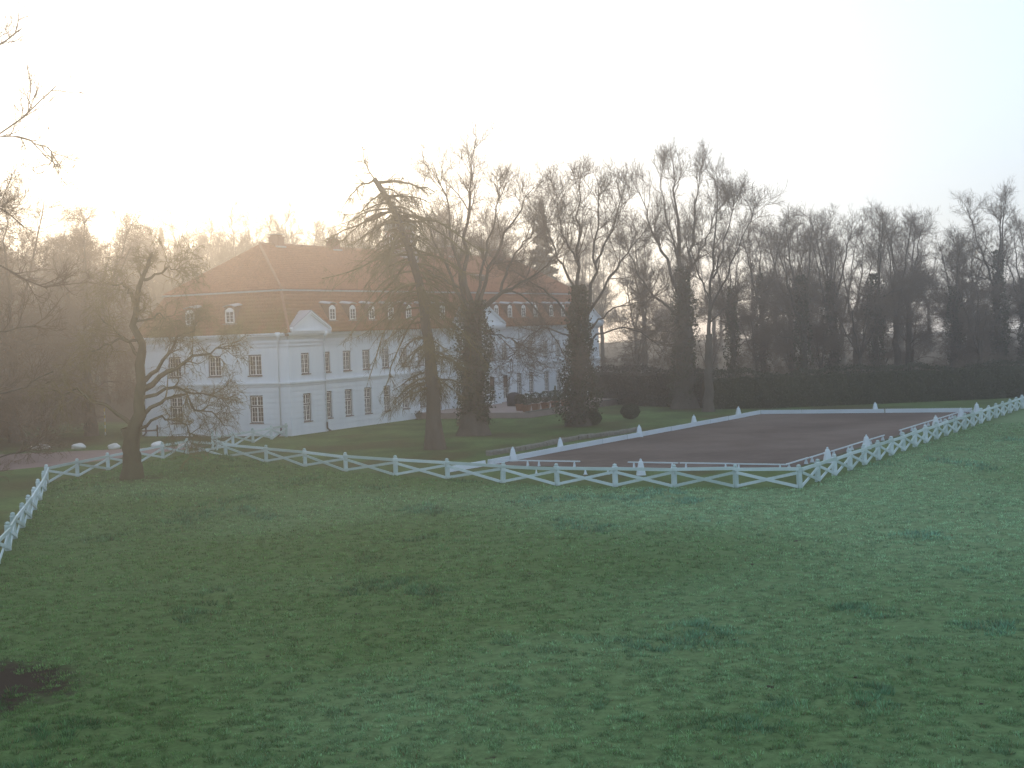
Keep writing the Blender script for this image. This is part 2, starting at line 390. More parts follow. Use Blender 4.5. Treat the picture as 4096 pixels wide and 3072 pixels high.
# ------------------------------------------------------------------ grass blades (real geometry)
def grass():
    r = np.random.RandomState(5)
    B = []
    for y0, y1, dens, nb, hh, ww, cr_ in ((24.5, 34, 22, 34, .10, .022, .14), (34, 48, 19, 22, .10, .030, .16), (48, 70, 15, 14, .11, .044, .18), (70, 106, 12, 8, .12, .065, .22)):
        w = y1 * .37 + 6
        N = int(dens * 2 * w * (y1 - y0)); x = r.uniform(-w, w, N); y = r.uniform(y0, y1, N)
        mudd = np.hypot((x + 13.2) * .44, (y - 34.3) * .36) + 1.3 * (fbm(x * .8, y * .8) + .5)
        hole = vnoise(x * 2.3 + 7, y * 1.5 + 3) + .25 * vnoise(x * 5.1, y * 4.0)
        k = (np.abs(x) < y * .365 + 5) & (field_depth(x, y) > .2) & (mudd > 1.2 + .6 * r.rand(N)) & (hole > .26 + .10 * r.rand(N)); x, y = x[k], y[k]; N = len(x)
        tus = fbm(x * .42 + 5, y * .30 + 11, 4)            # tussock patches stand taller
        tall = np.clip((tus - .11) * 8, 0, 1) * (r.rand(N) < .75)
        ch = hh * (.45 + .75 * r.rand(N)) * (1 + 1.1 * tall); cr2 = cr_ * (.6 + .7 * r.rand(N)) * (1 + .25 * tall)
        shade = .60 + .85 * r.rand(N) ** 1.3
        j = np.repeat(np.arange(N), nb); M = len(j); q = np.sqrt(r.rand(M)); a = r.uniform(0, 6.283, M)
        bx = x[j] + np.cos(a) * q * cr2[j]; by = y[j] + np.sin(a) * q * cr2[j]
        h = ch[j] * (1.05 - .55 * q) * (.6 + .6 * r.rand(M))
        B.append(np.stack([bx, by, h, ww * (.7 + .6 * r.rand(M)), tall[j], a, q, shade[j]], 1))
    B = np.concatenate(B); N = len(B)
    x, y, h, w, tall, ca, q, shade = B.T
    a = r.uniform(0, math.pi, N); ln = ca + r.normal(0, .7, N); lean = h * (.15 + .9 * q) * r.uniform(.5, 1.2, N)
    z = H(x, y) - .012
    dx, dy = np.cos(a) * w / 2, np.sin(a) * w / 2
    V = np.empty((N, 3, 3), np.float32)
    V[:, 0] = np.stack([x - dx, y - dy, z], 1); V[:, 1] = np.stack([x + dx, y + dy, z], 1)
    V[:, 2] = np.stack([x + np.cos(ln) * lean, y + np.sin(ln) * lean, z + h], 1)
    dew_shade = np.clip(fbm(x * .06 + 2, y * .06 + 7, 3) * 1.6 + .42 + .42 * np.tanh((x - .05 * (y - 30)) / 9) + .2 * r.randn(N), 0, 1)  # patchy dew; the ramp in x darkens left blades as painted tree shade
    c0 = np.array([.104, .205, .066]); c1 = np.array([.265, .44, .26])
    C = (c0 + (c1 - c0) * dew_shade[:, None]) * (shade * (.8 + .4 * r.rand(N)))[:, None]
    C = C * (1 - tall[:, None] * np.array([.36, .20, .06]))
    dry = r.rand(N) < .05
    C[dry] = np.array([.20, .17, .085]) * (.6 + .5 * r.rand(dry.sum()))[:, None]
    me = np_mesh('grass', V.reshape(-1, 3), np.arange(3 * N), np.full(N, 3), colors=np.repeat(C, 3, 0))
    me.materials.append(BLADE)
    o = link(bpy.data.objects.new('grass', me)); tag(o, 'short dewy grass blades and tussocks covering the paddock', 'grass', kind='stuff')
    print('grass', N)
grass()

# ------------------------------------------------------------------ the manor house
HX, HY, YAW = -18.14, 120.80, 0.4709
HL, HW = 63.27, 15.67
HR = math.pi / 2 - YAW
house = empty('manor_house', (HX, HY, 0), HR)
tag(house, 'long white manor house with red mansard roof, dormers and a domed cupola', 'house')
def hw(s, t, z=0.0):      # house frame -> world
    return (HX + math.sin(YAW) * s - math.cos(YAW) * t, HY + math.cos(YAW) * s + math.sin(YAW) * t, z)
ZE = 8.46
fA = lambda off: (lambda u, z, d: (u, off - d, z))           # long garden front (y = off, outward -y)
fB = lambda u, z, d: (-d, u, z)                              # short end (x = 0, outward -x)
PAV0, PAV1 = 5.05, HL - 5.05
CEN0, CEN1 = 27.3, 35.7
def hbox(mb, M_, u0, u1, z0, z1, d0, d1):
    P = [M_(u0, z0, d1), M_(u1, z0, d1), M_(u1, z0, d0), M_(u0, z0, d0), M_(u0, z1, d1), M_(u1, z1, d1), M_(u1, z1, d0), M_(u0, z1, d0)]
    mb.hexa(P)
# wall openings: (centre, width, kind)
A_off = {'pavl': 0.0, 'mid': 0.30, 'cen': -0.9, 'pavr': 0.0}
B_open = []
for c in (3.43, 7.59, 11.85): B_open += [(c, 1.37, 5.02, 6.74, 'u')] + ([(c, 1.37, 1.10, 3.37, 'g')] if c != 7.59 else [])
segs = [('pavl', 0.0, PAV0, [2.35]), ('mid', PAV0, CEN0, [5.86, 9.05, 12.17, 15.42, 18.67, 21.79, 24.87]), ('cen', CEN0, CEN1, [29.2, 31.5, 33.8]),
        ('mid', CEN1, PAV1, [36.85, 39.15, 42.33, 45.25, 49.13, 52.3, 55.3]), ('pavr', PAV1, HL, [60.8])]
DOORS = {24.87, 36.85, 39.15, 29.2, 31.5, 33.8}
TERR_Z = 0.55

def wall_piece(name, M_, u0, u1, z0, z1, holes, depth=0.5, ends=()):
    us = sorted({u0, u1, *[h[0] for h in holes], *[h[1] for h in holes]}); zs = sorted({z0, z1, *[h[2] for h in holes], *[h[3] for h in holes]})
    mb = MB()
    for a, b in zip(us, us[1:]):
        for c, d in zip(zs, zs[1:]):
            um, zm = (a + b) / 2, (c + d) / 2
            if any(h[0] < um < h[1] and h[2] < zm < h[3] for h in holes): continue
            mb.poly([M_(a, c, 0), M_(b, c, 0), M_(b, d, 0), M_(a, d, 0)])
    for h in holes:
        a, b, c, d = h[:4]; r = .16
        mb.poly([M_(a, c, 0), M_(a, d, 0), M_(a, d, -r), M_(a, c, -r)]); mb.poly([M_(b, c, 0), M_(b, c, -r), M_(b, d, -r), M_(b, d, 0)])
        mb.poly([M_(a, d, 0), M_(b, d, 0), M_(b, d, -r), M_(a, d, -r)]); mb.poly([M_(a, c, 0), M_(a, c, -r), M_(b, c, -r), M_(b, c, 0)])
    # ends
    for u in ends:
        mb.poly([M_(u, z0, 0), M_(u, z1, 0), M_(u, z1, -depth), M_(u, z0, -depth)])
    return mb.build(name, WALL, house)

pane_mb = MB(); pane_mb.box(-.5, .5, -.5, .5, -.5, .5); PANE = pane_mb.mesh('pane', GLASS)
far_panes = MB(); n_panes = [0]
def window(M_, rot, c, w, z0, z1, kind, single):
    u0, u1 = c - w / 2, c + w / 2
    o = M_(c, z0, -.16); e = empty('window', o, rot, house)
    # frame drawn in the window's own axes: x along wall, y inward, z up
    f = MB(); t = .085; W2 = w / 2; Hh = z1 - z0
    f.box(-W2, -W2 + t, -.05, .05, 0, Hh); f.box(W2 - t, W2, -.05, .05, 0, Hh); f.box(-W2 + t, W2 - t, -.05, .05, Hh - t, Hh); f.box(-W2 + t, W2 - t, -.05, .05, 0, t * .6)
    tz = None
    if kind == 'g': tz = 2.47 - z0; f.box(-W2 + t, W2 - t, -.05, .05, tz - .05, tz + .05)
    f.build('frame', DARKFRAME, e)
    s = MB(); s.box(-W2 - .04, W2 + .04, -.24, .0, -.075, -.003); s.build('sill', SILL, e)
    g = MB(); lights = [(t * .6, tz - .05, 3), (tz + .05, Hh - t, 2)] if kind == 'g' else [(t * .6, Hh - t, 4)]
    x0, x1 = -W2 + t, W2 - t
    for za, zb, rows in lights:
        st = .055
        for xa, xb in ((x0, 0), (0, x1)):
            g.box(xa, xa + st, -.03, .03, za, zb); g.box(xb - st, xb, -.03, .03, za, zb)
            g.box(xa + st, xb - st, -.03, .03, za, za + st); g.box(xa + st, xb - st, -.03, .03, zb - st, zb)
            ia, ib = xa + st, xb - st; ja, jb = za + st, zb - st; mx = (ia + ib) / 2; bw = .014
            g.box(mx - bw, mx + bw, -.025, .025, ja, jb)
            for k in range(1, rows):
                zz = ja + (jb - ja) * k / rows
                g.box(ia, mx - bw, -.024, .024, zz - bw, zz + bw); g.box(mx + bw, ib, -.024, .024, zz - bw, zz + bw)
            for k in range(rows):
                for pa, pb in ((ia, mx - bw), (mx + bw, ib)):
                    zc0, zc1 = ja + (jb - ja) * k / rows, ja + (jb - ja) * (k + 1) / rows
                    ctr = ((pa + pb) / 2, .0, (zc0 + zc1) / 2); dim = (pb - pa + .004, .008, zc1 - zc0 - .02)
                    if single:
                        p = inst('pane', PANE, e, ctr, 0, dim); p.rotation_euler = (random.gauss(0, .006), 0, random.gauss(0, .008)); n_panes[0] += 1
                    else:
                        ca, sa = math.cos(rot), math.sin(rot)
                        L = lambda x, y, z: (o[0] + ca * x - sa * y, o[1] + sa * x + ca * y, o[2] + z)
                        P = []
                        for zq in (-.5, .5):
                            for xq, yq in ((-.5, -.5), (.5, -.5), (.5, .5), (-.5, .5)):
                                P.append(L(ctr[0] + xq * dim[0], ctr[1] + yq * dim[1], ctr[2] + zq * dim[2]))
                        far_panes.hexa(P)
    g.build('glazing_bars', SASH, e)

def door(M_, rot, c, w, z0, z1):
    o = M_(c, z0, -.16); e = empty('door', o, rot, house); W2 = w / 2; Hh = z1 - z0
    f = MB(); t = .09
    f.box(-W2, -W2 + t, -.05, .05, 0, Hh); f.box(W2 - t, W2, -.05, .05, 0, Hh); f.box(-W2 + t, W2 - t, -.05, .05, Hh - t, Hh); f.box(-W2 + t, W2 - t, -.05, .05, Hh * .52, Hh * .56)
    f.build('frame', DARKFRAME, e)
    p = MB(); p.box(-W2 + t, W2 - t, -.01, .02, Hh * .56, Hh - t); p.build('shutter', SILL, e)
    for sx in (-1, 1):
        d = MB(); xa, xb = sorted((sx * .01, sx * (W2 - t)))
        d.box(xa, xa + .07, -.03, .03, 0, Hh * .52); d.box(xb - .07, xb, -.03, .03, 0, Hh * .52); d.box(xa + .07, xb - .07, -.03, .03, 0, .35); d.box(xa + .07, xb - .07, -.03, .03, Hh * .52 - .08, Hh * .52)
        lf = d.build('door_leaf', SASH, e)
        inst('pane', PANE, lf, ((xa + xb) / 2, 0, (.35 + Hh * .52 - .08) / 2), 0, (xb - xa - .14, .01, Hh * .52 - .43))

def courses(M_, u0, u1, zt, zb, holes):
    """rusticated ground floor: flat courses 25 mm proud with open joints"""
    ztop = zt; n = 8; ch = (zt - zb) / n
    for k in range(n):
        a, b = zb + k * ch + .038, zb + (k + 1) * ch - .038
        cuts = sorted({a, b, *[z for h in holes for z in (h[2], h[3]) if a < z < b]})
        for c, d in zip(cuts, cuts[1:]):
            zm = (c + d) / 2; blk = sorted((h[0] - .0, h[1] + .0) for h in holes if h[2] < zm < h[3]); x = u0
            for p, q in blk + [(u1, u1)]:
                if p - x > .02: mb = MB(); hbox(mb, M_, x, p, c, d, 0.001, .045); mb.build('wall_course', WALL, house)
                x = max(x, q)

ROT_A = 0.0            # window x along +s, inward +y
ROT_B = -math.pi / 2   # window x along -t ... inward +x
count_single = 0
# --- long front
for nm, u0, u1, cs in segs:
    M_ = fA(A_off[nm]); holes = []
    for c in cs:
        w = 1.22
        holes.append((c - w / 2, c + w / 2, 5.02, 6.74, 'u'))
        if c in DOORS: holes.append((c - .62, c + .62, TERR_Z, 3.34, 'd'))
        else: holes.append((c - w / 2, c + w / 2, 1.08, 3.38, 'g'))
    wall_piece('wall', M_, u0, u1, 0, 8.2, holes, 1.7 if nm == 'cen' else .6, {'pavl': (u1,), 'pavr': (u0,), 'cen': (u0, u1), 'mid': ()}[nm])
    courses(M_, u0, u1, 4.05, .50, holes)
    p = MB(); hbox(p, M_, u0 - .02, u1 + .02, -.05, .48, .0, .05); p.build('plinth', WALL, house)
    b = MB(); hbox(b, M_, u0, u1, 4.08, 4.28, .0, .09); hbox(b, M_, u0, u1, 4.282, 4.42, .0, .20); b.build('string_course', TRIM, house)
    b = MB(); hbox(b, M_, u0, u1, 7.36, 7.43, .0, .08); hbox(b, M_, u0, u1, 7.66, 7.75, .0, .12); b.build('frieze_moulding', TRIM, house)
    for h in holes:
        c = (h[0] + h[1]) / 2
        if h[4] == 'd': door(M_, ROT_A, c, 1.24, h[2], h[3])
        else: window(M_, ROT_A, c, h[1] - h[0], h[2], h[3], h[4], c < 16)
# --- short end
holesB = [(c - w / 2, c + w / 2, a, b, k) for c, w, a, b, k in B_open]
wall_piece('wall', fB, 0, HW, 0, 8.2, holesB)
courses(fB, 0, HW, 4.05, .50, holesB)
p = MB(); hbox(p, fB, -.02, HW, -.05, .48, .0, .05); p.build('plinth', WALL, house)
b = MB(); hbox(b, fB, -.09, HW, 4.08, 4.28, .0, .09); hbox(b, fB, -.20, HW, 4.282, 4.42, .0, .20); b.build('string_course', TRIM, house)
b = MB(); hbox(b, fB, -.08, HW, 7.36, 7.43, .0, .08); hbox(b, fB, -.12, HW, 7.66, 7.75, .0, .12); b.build('frieze_moulding', TRIM, house)
for h in holesB: window(fB, ROT_B, (h[0] + h[1]) / 2, h[1] - h[0], h[2], h[3], h[4], True)
b = MB(); hbox(b, fB, 7.59 - .62, 7.59 + .62, 1.0, 3.36, .046, .052); b.build('blind_window', TRIM, house)
me = far_panes.mesh('far_panes', GLASS); o = link(bpy.data.objects.new('far_panes', me), house); o['kind'] = 'stuff'
# --- plain far walls
mb = MB(); mb.poly([(0, HW, 0), (HL, HW, 0), (HL, HW, 8.2), (0, HW, 8.2)]); mb.poly([(HL, 0, 0), (HL, 0, 8.2), (HL, HW, 8.2), (HL, HW, 0)])
mb.build('rear_wall', WALL, house)
# dark rooms behind the windows: a floor slab between storeys and an inner spine keep daylight from passing through
mb = MB(); mb.box(.6, HL - .6, .8, HW - .6, 4.0, 4.2); mb.build('upper_floor', SILL, house)
mb = MB(); mb.box(1.5, HL - 1.5, 5.0, 5.2, .05, 8.0); mb.box(5.0, 5.2, 1.2, HW - 1.2, .05, 3.99); mb.build('inner_wall', SILL, house)
# --- eaves: coved cornice and gutter
def cornice(M_, u0, u1, m0, m1):
    mb = MB()
    prof = [(7.86, .0), (7.95, .06), (8.08, .16), (8.17, .30), (8.22, .42), (8.36, .42), (8.36, -.3)]
    for (za, da), (zb, db) in zip(prof, prof[1:]):
        mb.poly([M_(u0 - da * m0, za, da), M_(u1 + da * m1, za, da), M_(u1 + db * m1, zb, db), M_(u0 - db * m0, zb, db)])
    mb.build('cornice', TRIM, house)
    g = MB(); hbox(g, M_, u0 - .52 * m0, u1 + .52 * m1, 8.362, 8.47, .40, .53); g.build('gutter', TRIM, house)
for nm, u0, u1, cs in segs: cornice(fA(A_off[nm]), u0, u1, 1 if nm != 'mid' else 0, 1 if nm != 'mid' else 0)
cornice(fB, 0, HW, 0, 0)
# --- roof
INS, ZK, RIN, ZR = 1.69, 12.0, 7.27, 16.4
EO = -.47
E0 = [(EO, EO, ZE), (HL - EO, EO, ZE), (HL - EO, HW - EO, ZE), (EO, HW - EO, ZE)]
K0 = [(INS, INS, ZK), (HL - INS, INS, ZK), (HL - INS, HW - INS, ZK), (INS, HW - INS, ZK)]
RA, RB = (RIN, HW / 2, ZR), (HL - RIN, HW / 2, ZR)
rb = MB()
for k in range(4): rb.poly([E0[k], E0[(k + 1) % 4], K0[(k + 1) % 4], K0[k]])
KU = [(x, y, z + .14) for x, y, z in [(INS - .18, INS - .18, ZK), (HL - INS + .18, INS - .18, ZK), (HL - INS + .18, HW - INS + .18, ZK), (INS - .18, HW - INS + .18, ZK)]]
rb.poly([KU[0], KU[1], RB, RA]); rb.poly([KU[1], KU[2], RB]); rb.poly([KU[2], KU[3], RA, RB]); rb.poly([KU[3], KU[0], RA])
rb.poly([E0[3], E0[2], E0[1], E0[0]])
roof = rb.build('roof', TILE, house)
def tiles(BL, BR, TR, TL, tw=.26, th=.33, seed=0):
    """pantiles on a trapezoid; every tile is a raised S-profile piece"""
    BL, BR, TR, TL = map(np.array, (BL, BR, TR, TL)); r = np.random.RandomState(seed)
    nrm = np.cross(BR - BL, TL - BL); nrm = nrm / np.linalg.norm(nrm)
    ud = (BR - BL) / np.linalg.norm(BR - BL); vd = np.cross(nrm, ud); hgt = (TL - BL) @ vd; nr = max(1, int(hgt / th)); thr = hgt / nr
    V = []; F = []
    for k in range(nr):
        f0 = k / nr; a = BL + (TL - BL) * f0; b = BR + (TR - BR) * f0; f1 = (k + 1) / nr; a1 = BL + (TL - BL) * f1; b1 = BR + (TR - BR) * f1
        s0 = max((a - BL) @ ud, (a1 - BL) @ ud); s1 = min((b - BL) @ ud, (b1 - BL) @ ud)
        if s1 - s0 < tw: continue
        n = int((s1 - s0) / tw); s = s0 + (s1 - s0) * np.arange(n) / n; w = (s1 - s0) / n
        lo = BL[None] + ud[None] * s[:, None] + vd[None] * (f0 * hgt); j = r.randn(n) * .004
        us = (0, .45, .72, 1.0); hs = (.015, .02, .065, .02)
        P = []
        for vv, ex in ((-.03, .022), (thr, .0)):
            for q in range(4): P.append(lo + ud * (w * us[q]) + vd * vv + nrm * (hs[q] + ex + j)[..., None] if False else lo + ud[None] * (w * us[q]) + vd[None] * vv + nrm[None] * (hs[q] + ex + j)[:, None])
        for q in range(4): P.append(lo + ud[None] * (w * us[q]) + vd[None] * -.03 + nrm[None] * .004)
        P = np.stack(P, 1); base = sum(len(x) for x in V) + 12 * np.arange(n)
        V.append(P.reshape(-1, 3))
        for q in range(3):
            F.append(np.stack([base + q, base + q + 1, base + 4 + q + 1, base + 4 + q], 1)); F.append(np.stack([base + 8 + q, base + 8 + q + 1, base + q + 1, base + q], 1))
    return np.concatenate(V), np.concatenate(F)
Vs = []; Fs = []; off = 0
for q in ((E0[0], E0[1], K0[1], K0[0]), (E0[3], E0[0], K0[0], K0[3]), (KU[0], KU[1], RB, RA), (KU[3], KU[0], RA, tuple(np.array(RA) + 1e-4))):
    v, f = tiles(*q, seed=off % 97); Vs.append(v); Fs.append(f + off); off += len(v)
V = np.concatenate(Vs); F = np.concatenate(Fs)
me = np_mesh('roof_tiles', V, F.ravel(), np.full(len(F), 4)); me.materials.append(TILE)
o = link(bpy.data.objects.new('roof_tiles', me), house); o['kind'] = 'stuff'
b = MB()
b.bar((INS - .2, INS - .1, ZK + .02), (HL - INS + .2, INS - .1, ZK + .02), .24, .14)
b.bar((INS - .1, INS + .035, ZK + .02), (INS - .1, HW - INS + .2, ZK + .02), .24, .14)
b.build('break_cornice', mat('zinc_band', (.27, .27, .29), .6, .3, (.36, .36, .38), 3), house)
RIDGE = mat('ridge_tile', (0.26, 0.12, 0.075), .9, .15, (0.34, 0.20, 0.13), 4)
b = MB()
for A_, B_ in ((KU[0], RA), (KU[1], RB), (RA, RB)):
    A_, B_ = Vector(A_), Vector(B_); n = int((B_ - A_).length / .45)
    for k in range(n):
        p, q = A_.lerp(B_, k / n), A_.lerp(B_, (k + .93) / n); b.tube([p + Vector((0, 0, .05)), q + Vector((0, 0, .07))], [.13, .11], 6)
b.build('ridge_tiles', RIDGE, house)['kind'] = 'stuff'
b = MB()
A_, B_ = Vector(E0[0]), Vector(K0[0])
for k in range(12): b.tube([A_.lerp(B_, k / 12) + Vector((-.02, -.02, .04)), A_.lerp(B_, (k + .93) / 12) + Vector((-.02, -.02, .06))], [.12, .10], 6)
b.build('hip_tiles', RIDGE, house)['kind'] = 'stuff'

# --- dormers
def dormer_meshes():
    w, h = .92, 1.28
    body = MB()   # local: x along wall, y inward, z up; origin at front sill
    zt = h + .06
    body.poly([(-w / 2 - .08, 0, -.05), (-w / 2 - .08, 0, zt), (-w / 2 - .08, 1.25, zt), (-w / 2 - .08, .25, -.05)])
    body.poly([(w / 2 + .08, 0, -.05), (w / 2 + .08, .25, -.05), (w / 2 + .08, 1.25, zt), (w / 2 + .08, 0, zt)])
    # front spandrel with an arched opening
    n = 8; arch = [(-w / 2 + w * k / n, h - .24 + .24 * math.sin(math.pi * k / n)) for k in range(n + 1)]
    for (xa, za), (xb, zb) in zip(arch, arch[1:]): body.poly([(xa, 0, za), (xb, 0, zb), (xb, 0, zt), (xa, 0, zt)])
    body.poly([(-w / 2 - .08, 0, -.05), (-w / 2, 0, -.05), (-w / 2, 0, zt), (-w / 2 - .08, 0, zt)]); body.poly([(w / 2, 0, -.05), (w / 2 + .08, 0, -.05), (w / 2 + .08, 0, zt), (w / 2, 0, zt)])
    roofm = MB(); n = 6; ov = .16
    for k in range(n):
        for (a, b) in ((k, k + 1),):
            xa, xb = (-w / 2 - ov) + (w + 2 * ov) * a / n, (-w / 2 - ov) + (w + 2 * ov) * b / n
            za, zb = zt + .14 * math.sin(math.pi * a / n), zt + .14 * math.sin(math.pi * b / n)
            roofm.hexa([(xa, -.14, za), (xb, -.14, zb), (xb, 1.62, zb + .22), (xa, 1.62, za + .22), (xa, -.14, za + .05), (xb, -.14, zb + .05), (xb, 1.62, zb + .27), (xa, 1.62, za + .27)])
    fr = MB(); t = .10
    fr.box(-w / 2, -w / 2 + t, -.04, .05, 0, h - .2); fr.box(w / 2 - t, w / 2, -.04, .05, 0, h - .2); fr.box(-w / 2 + t, w / 2 - t, -.04, .05, 0, t); fr.box(-.035, .035, -.03, .04, t, h - .2)
    arch2 = [(-w / 2 + w * k / 8, h - .24 + .24 * math.sin(math.pi * k / 8)) for k in range(9)]
    for (xa, za), (xb, zb) in zip(arch2, arch2[1:]):
        fr.hexa([(xa, -.04, h - .36), (xb, -.04, h - .36), (xb, .05, h - .36), (xa, .05, h - .36), (xa, -.04, za), (xb, -.04, zb), (xb, .05, zb), (xa, .05, za)])
    for sx in (-1, 1):
        for k in (1, 2):
            z = t + (h - .36 - t) * k / 3; xa, xb = sorted((sx * .035, sx * (w / 2 - t))); fr.box(xa, xb, -.02, .03, z - .016, z + .016)
    gl = MB()
    for sx in (-1, 1):
        xa, xb = sorted((sx * .035, sx * (w / 2 - t))); gl.box(xa, xb, .005, .012, t, h - .36)
    ap = MB(); ap.box(-w / 2 - .25, w / 2 + .25, -.12, .3, -.10, -.052)
    return body.mesh('cheeks', LEADB), roofm.mesh('dormer_roof', LEAD), fr.mesh('frame', SASH), gl.mesh('pane', GLASS), ap.mesh('apron', LEAD)
LEADB = mat('dormer_cheek', (0.13, 0.075, 0.05), .85, .2, (0.18, 0.11, 0.08), 3)
DM = dormer_meshes()
def dormer(M_, rot, u, zb=9.44):
    # front plane where the mansard slope passes zb
    k = (zb - ZE) / (ZK - ZE); t = EO + (INS - EO) * k
    e = empty('dormer', M_(u, zb, -t + .06), rot, house)
    for nm, me in zip(('cheeks', 'dormer_roof', 'frame', 'pane', 'apron'), DM): inst(nm, me, e)
for s in (6.70, 9.87, 12.97, 16.23, 19.41, 22.6, 25.75, 37.1, 40.21, 43.45, 46.43, 50.42, 53.53, 56.74): dormer(fA(0), ROT_A, s)
for t in (5.82, 10.0): dormer(fB, ROT_B, t)

# --- pediments
def pediment(off, u0, u1, z0, rise, back):
    M_ = fA(off); c = (u0 + u1) / 2; e = empty('pediment', (0, 0, 0), 0, house)
    d0 = .43
    g = MB(); g.poly([M_(u0 - .38, z0 + .10, d0 + .07), M_(u1 + .38, z0 + .10, d0 + .07), M_(c, z0 + rise + .05, d0 + .07)]); g.build('gable', WALL, e)
    b = MB(); hbox(b, M_, u0 - .35, u1 + .35, z0 - .17, z0 - .002, -.2, .56); hbox(b, M_, u0 - .42, u1 + .42, z0, z0 + .12, -.2, .64)
    b.build('pediment_base', TRIM, e)
    b = MB()
    for ua, ub in ((u0 - .42, c), (u1 + .42, c)):
        for th, d1 in ((.0, .64), (-.17, .57)):
            P = [M_(ua, z0 + .13 + th * .4, -.2), M_(ub, z0 + rise + th, -.2), M_(ub, z0 + rise + th, d1), M_(ua, z0 + .13 + th * .4, d1)]
            b.hexa([Vector(p) + Vector((0, 0, 0)) for p in P] + [Vector(p) + Vector((0, 0, .15)) for p in P])
    b.build('raking_cornice', TRIM, e)
    r = MB()
    for ua, ub in ((u0 - .28, c), (u1 + .28, c)):
        P = [M_(ua, z0 + .36, .66), M_(ub, z0 + rise + .17, .66), M_(ub, z0 + rise + .17, -back), M_(ua, z0 + .36, -back)]
        r.hexa([Vector(p) for p in P] + [Vector(p) + Vector((0, 0, .05)) for p in P])
    r.build('pediment_roof', LEAD, e)
pediment(0.0, .15, 5.05, 8.52, 1.55, 2.0)
pediment(-.9, CEN0, CEN1, 8.52, 2.3, 3.4)
pediment(0.0, PAV1, HL - .15, 8.52, 1.55, 2.0)

# --- downpipes
def downpipe(M_, u, d=.16):
    b = MB(); P = [M_(u - .32, 8.30, .50), M_(u - .32, 7.95, .50), M_(u - .05, 7.70, .22), M_(u, 7.55, d), M_(u, .78, d)]
    b.tube(P, .055, 7); h = [M_(u - .32, 8.34, .5), M_(u - .32, 8.50, .5)]
    b.tube([M_(u - .32, 7.98, .5), M_(u - .32, 8.22, .5), M_(u - .32, 8.52, .5)], [.07, .20, .22], 9)
    e = b.build('downpipe', TRIM, house, smooth=True)
    b = MB(); b.tube([M_(u, .82, d), M_(u, .30, d), M_(u + .12, .12, d + .10), M_(u + .30, .05, d + .14)], .075, 7); b.build('pipe_shoe', BLACK, e, smooth=True)
downpipe(fA(0), PAV0 - .1); downpipe(fB, .95); downpipe(fB, HW - .5); downpipe(fA(.3), CEN1 + .2); downpipe(fA(.3), PAV1 - .2)
# --- chimneys and cupola
for s, w in ((9.85, 1.0), (18.95, .95), (41.2, 1.05), (52.8, 1.05)):
    e = empty('chimney', (s, HW / 2, 15.6), 0, house)
    b = MB(); b.box(-w / 2, w / 2, -.48, .48, 0, 1.42); b.build('stack', BRICK, e)
    b = MB(); b.box(-w / 2 - .07, w / 2 + .07, -.54, .54, 1.423, 1.52)
    for x in (-w / 2 + .15, w / 2 - .15): b.box(x - .07, x + .07, -.36, .36, 1.523, 1.72)
    b.build('chimney_cap', BRICK, e)
    b = MB(); b.box(-w / 2 - .12, w / 2 + .12, -.55, .55, 1.723, 1.78); b.build('cover_slab', LEAD, e)
    b = MB(); b.box(-w / 2 - .1, w / 2 + .1, -.62, .62, .55, .70); b.build('flashing', LEAD, e)
e = empty('cupola', (31.3, HW / 2, 15.2), math.pi / 8, house); e.scale = (.68, .68, .92)
b = MB(); b.lathe([(2.75, 0), (2.75, 1.3), (2.95, 1.32), (2.95, 1.5)], 8); b.build('cupola_base', LEAD, e)
b = MB(); b.lathe([(2.35, 1.45), (2.35, 3.75)], 8); b.build('drum', BRICK, e)
for k in range(8):
    a = 2 * math.pi * (k + .5) / 8; ri = 2.35 * math.cos(math.pi / 8)
    w = empty('lantern_window', (math.cos(a) * ri, math.sin(a) * ri, 1.7), a + math.pi / 2, e)
    f = MB()
    f.box(-.62, -.45, -.06, .06, 0, 1.35); f.box(.45, .62, -.06, .06, 0, 1.35); f.box(-.45, .45, -.06, .06, 0, .12); f.box(-.03, .03, -.05, .05, .12, 1.35); f.box(-.45, -.031, -.05, .05, .66, .72); f.box(.031, .45, -.05, .05, .66, .72)
    for q in range(6):
        t0, t1 = math.pi * q / 6, math.pi * (q + 1) / 6
        f.hexa([(.62 * math.cos(t0), -.06, 1.35 + .5 * math.sin(t0)), (.45 * math.cos(t0), -.06, 1.35 + .33 * math.sin(t0)), (.45 * math.cos(t1), -.06, 1.35 + .33 * math.sin(t1)), (.62 * math.cos(t1), -.06, 1.35 + .5 * math.sin(t1)),
                (.62 * math.cos(t0), .06, 1.35 + .5 * math.sin(t0)), (.45 * math.cos(t0), .06, 1.35 + .33 * math.sin(t0)), (.45 * math.cos(t1), .06, 1.35 + .33 * math.sin(t1)), (.62 * math.cos(t1), .06, 1.35 + .5 * math.sin(t1))])
    f.build('frame', SASH, w)
    inst('pane', PANE, w, (0, .0, .75), 0, (.9, .02, 1.4))
b = MB(); b.lathe([(2.42, 3.70), (2.62, 3.76), (2.62, 3.9), (2.45, 4.0), (2.3, 4.4), (1.9, 4.85), (1.3, 5.15), (.6, 5.3), (.12, 5.36)], 8); b.build('dome', COPPER, e)
b = MB(); b.lathe([(.05, 5.3), (.05, 5.9), (.14, 5.98), (.14, 6.08), (.02, 6.2)], 8); b.build('finial', BLACK, e)
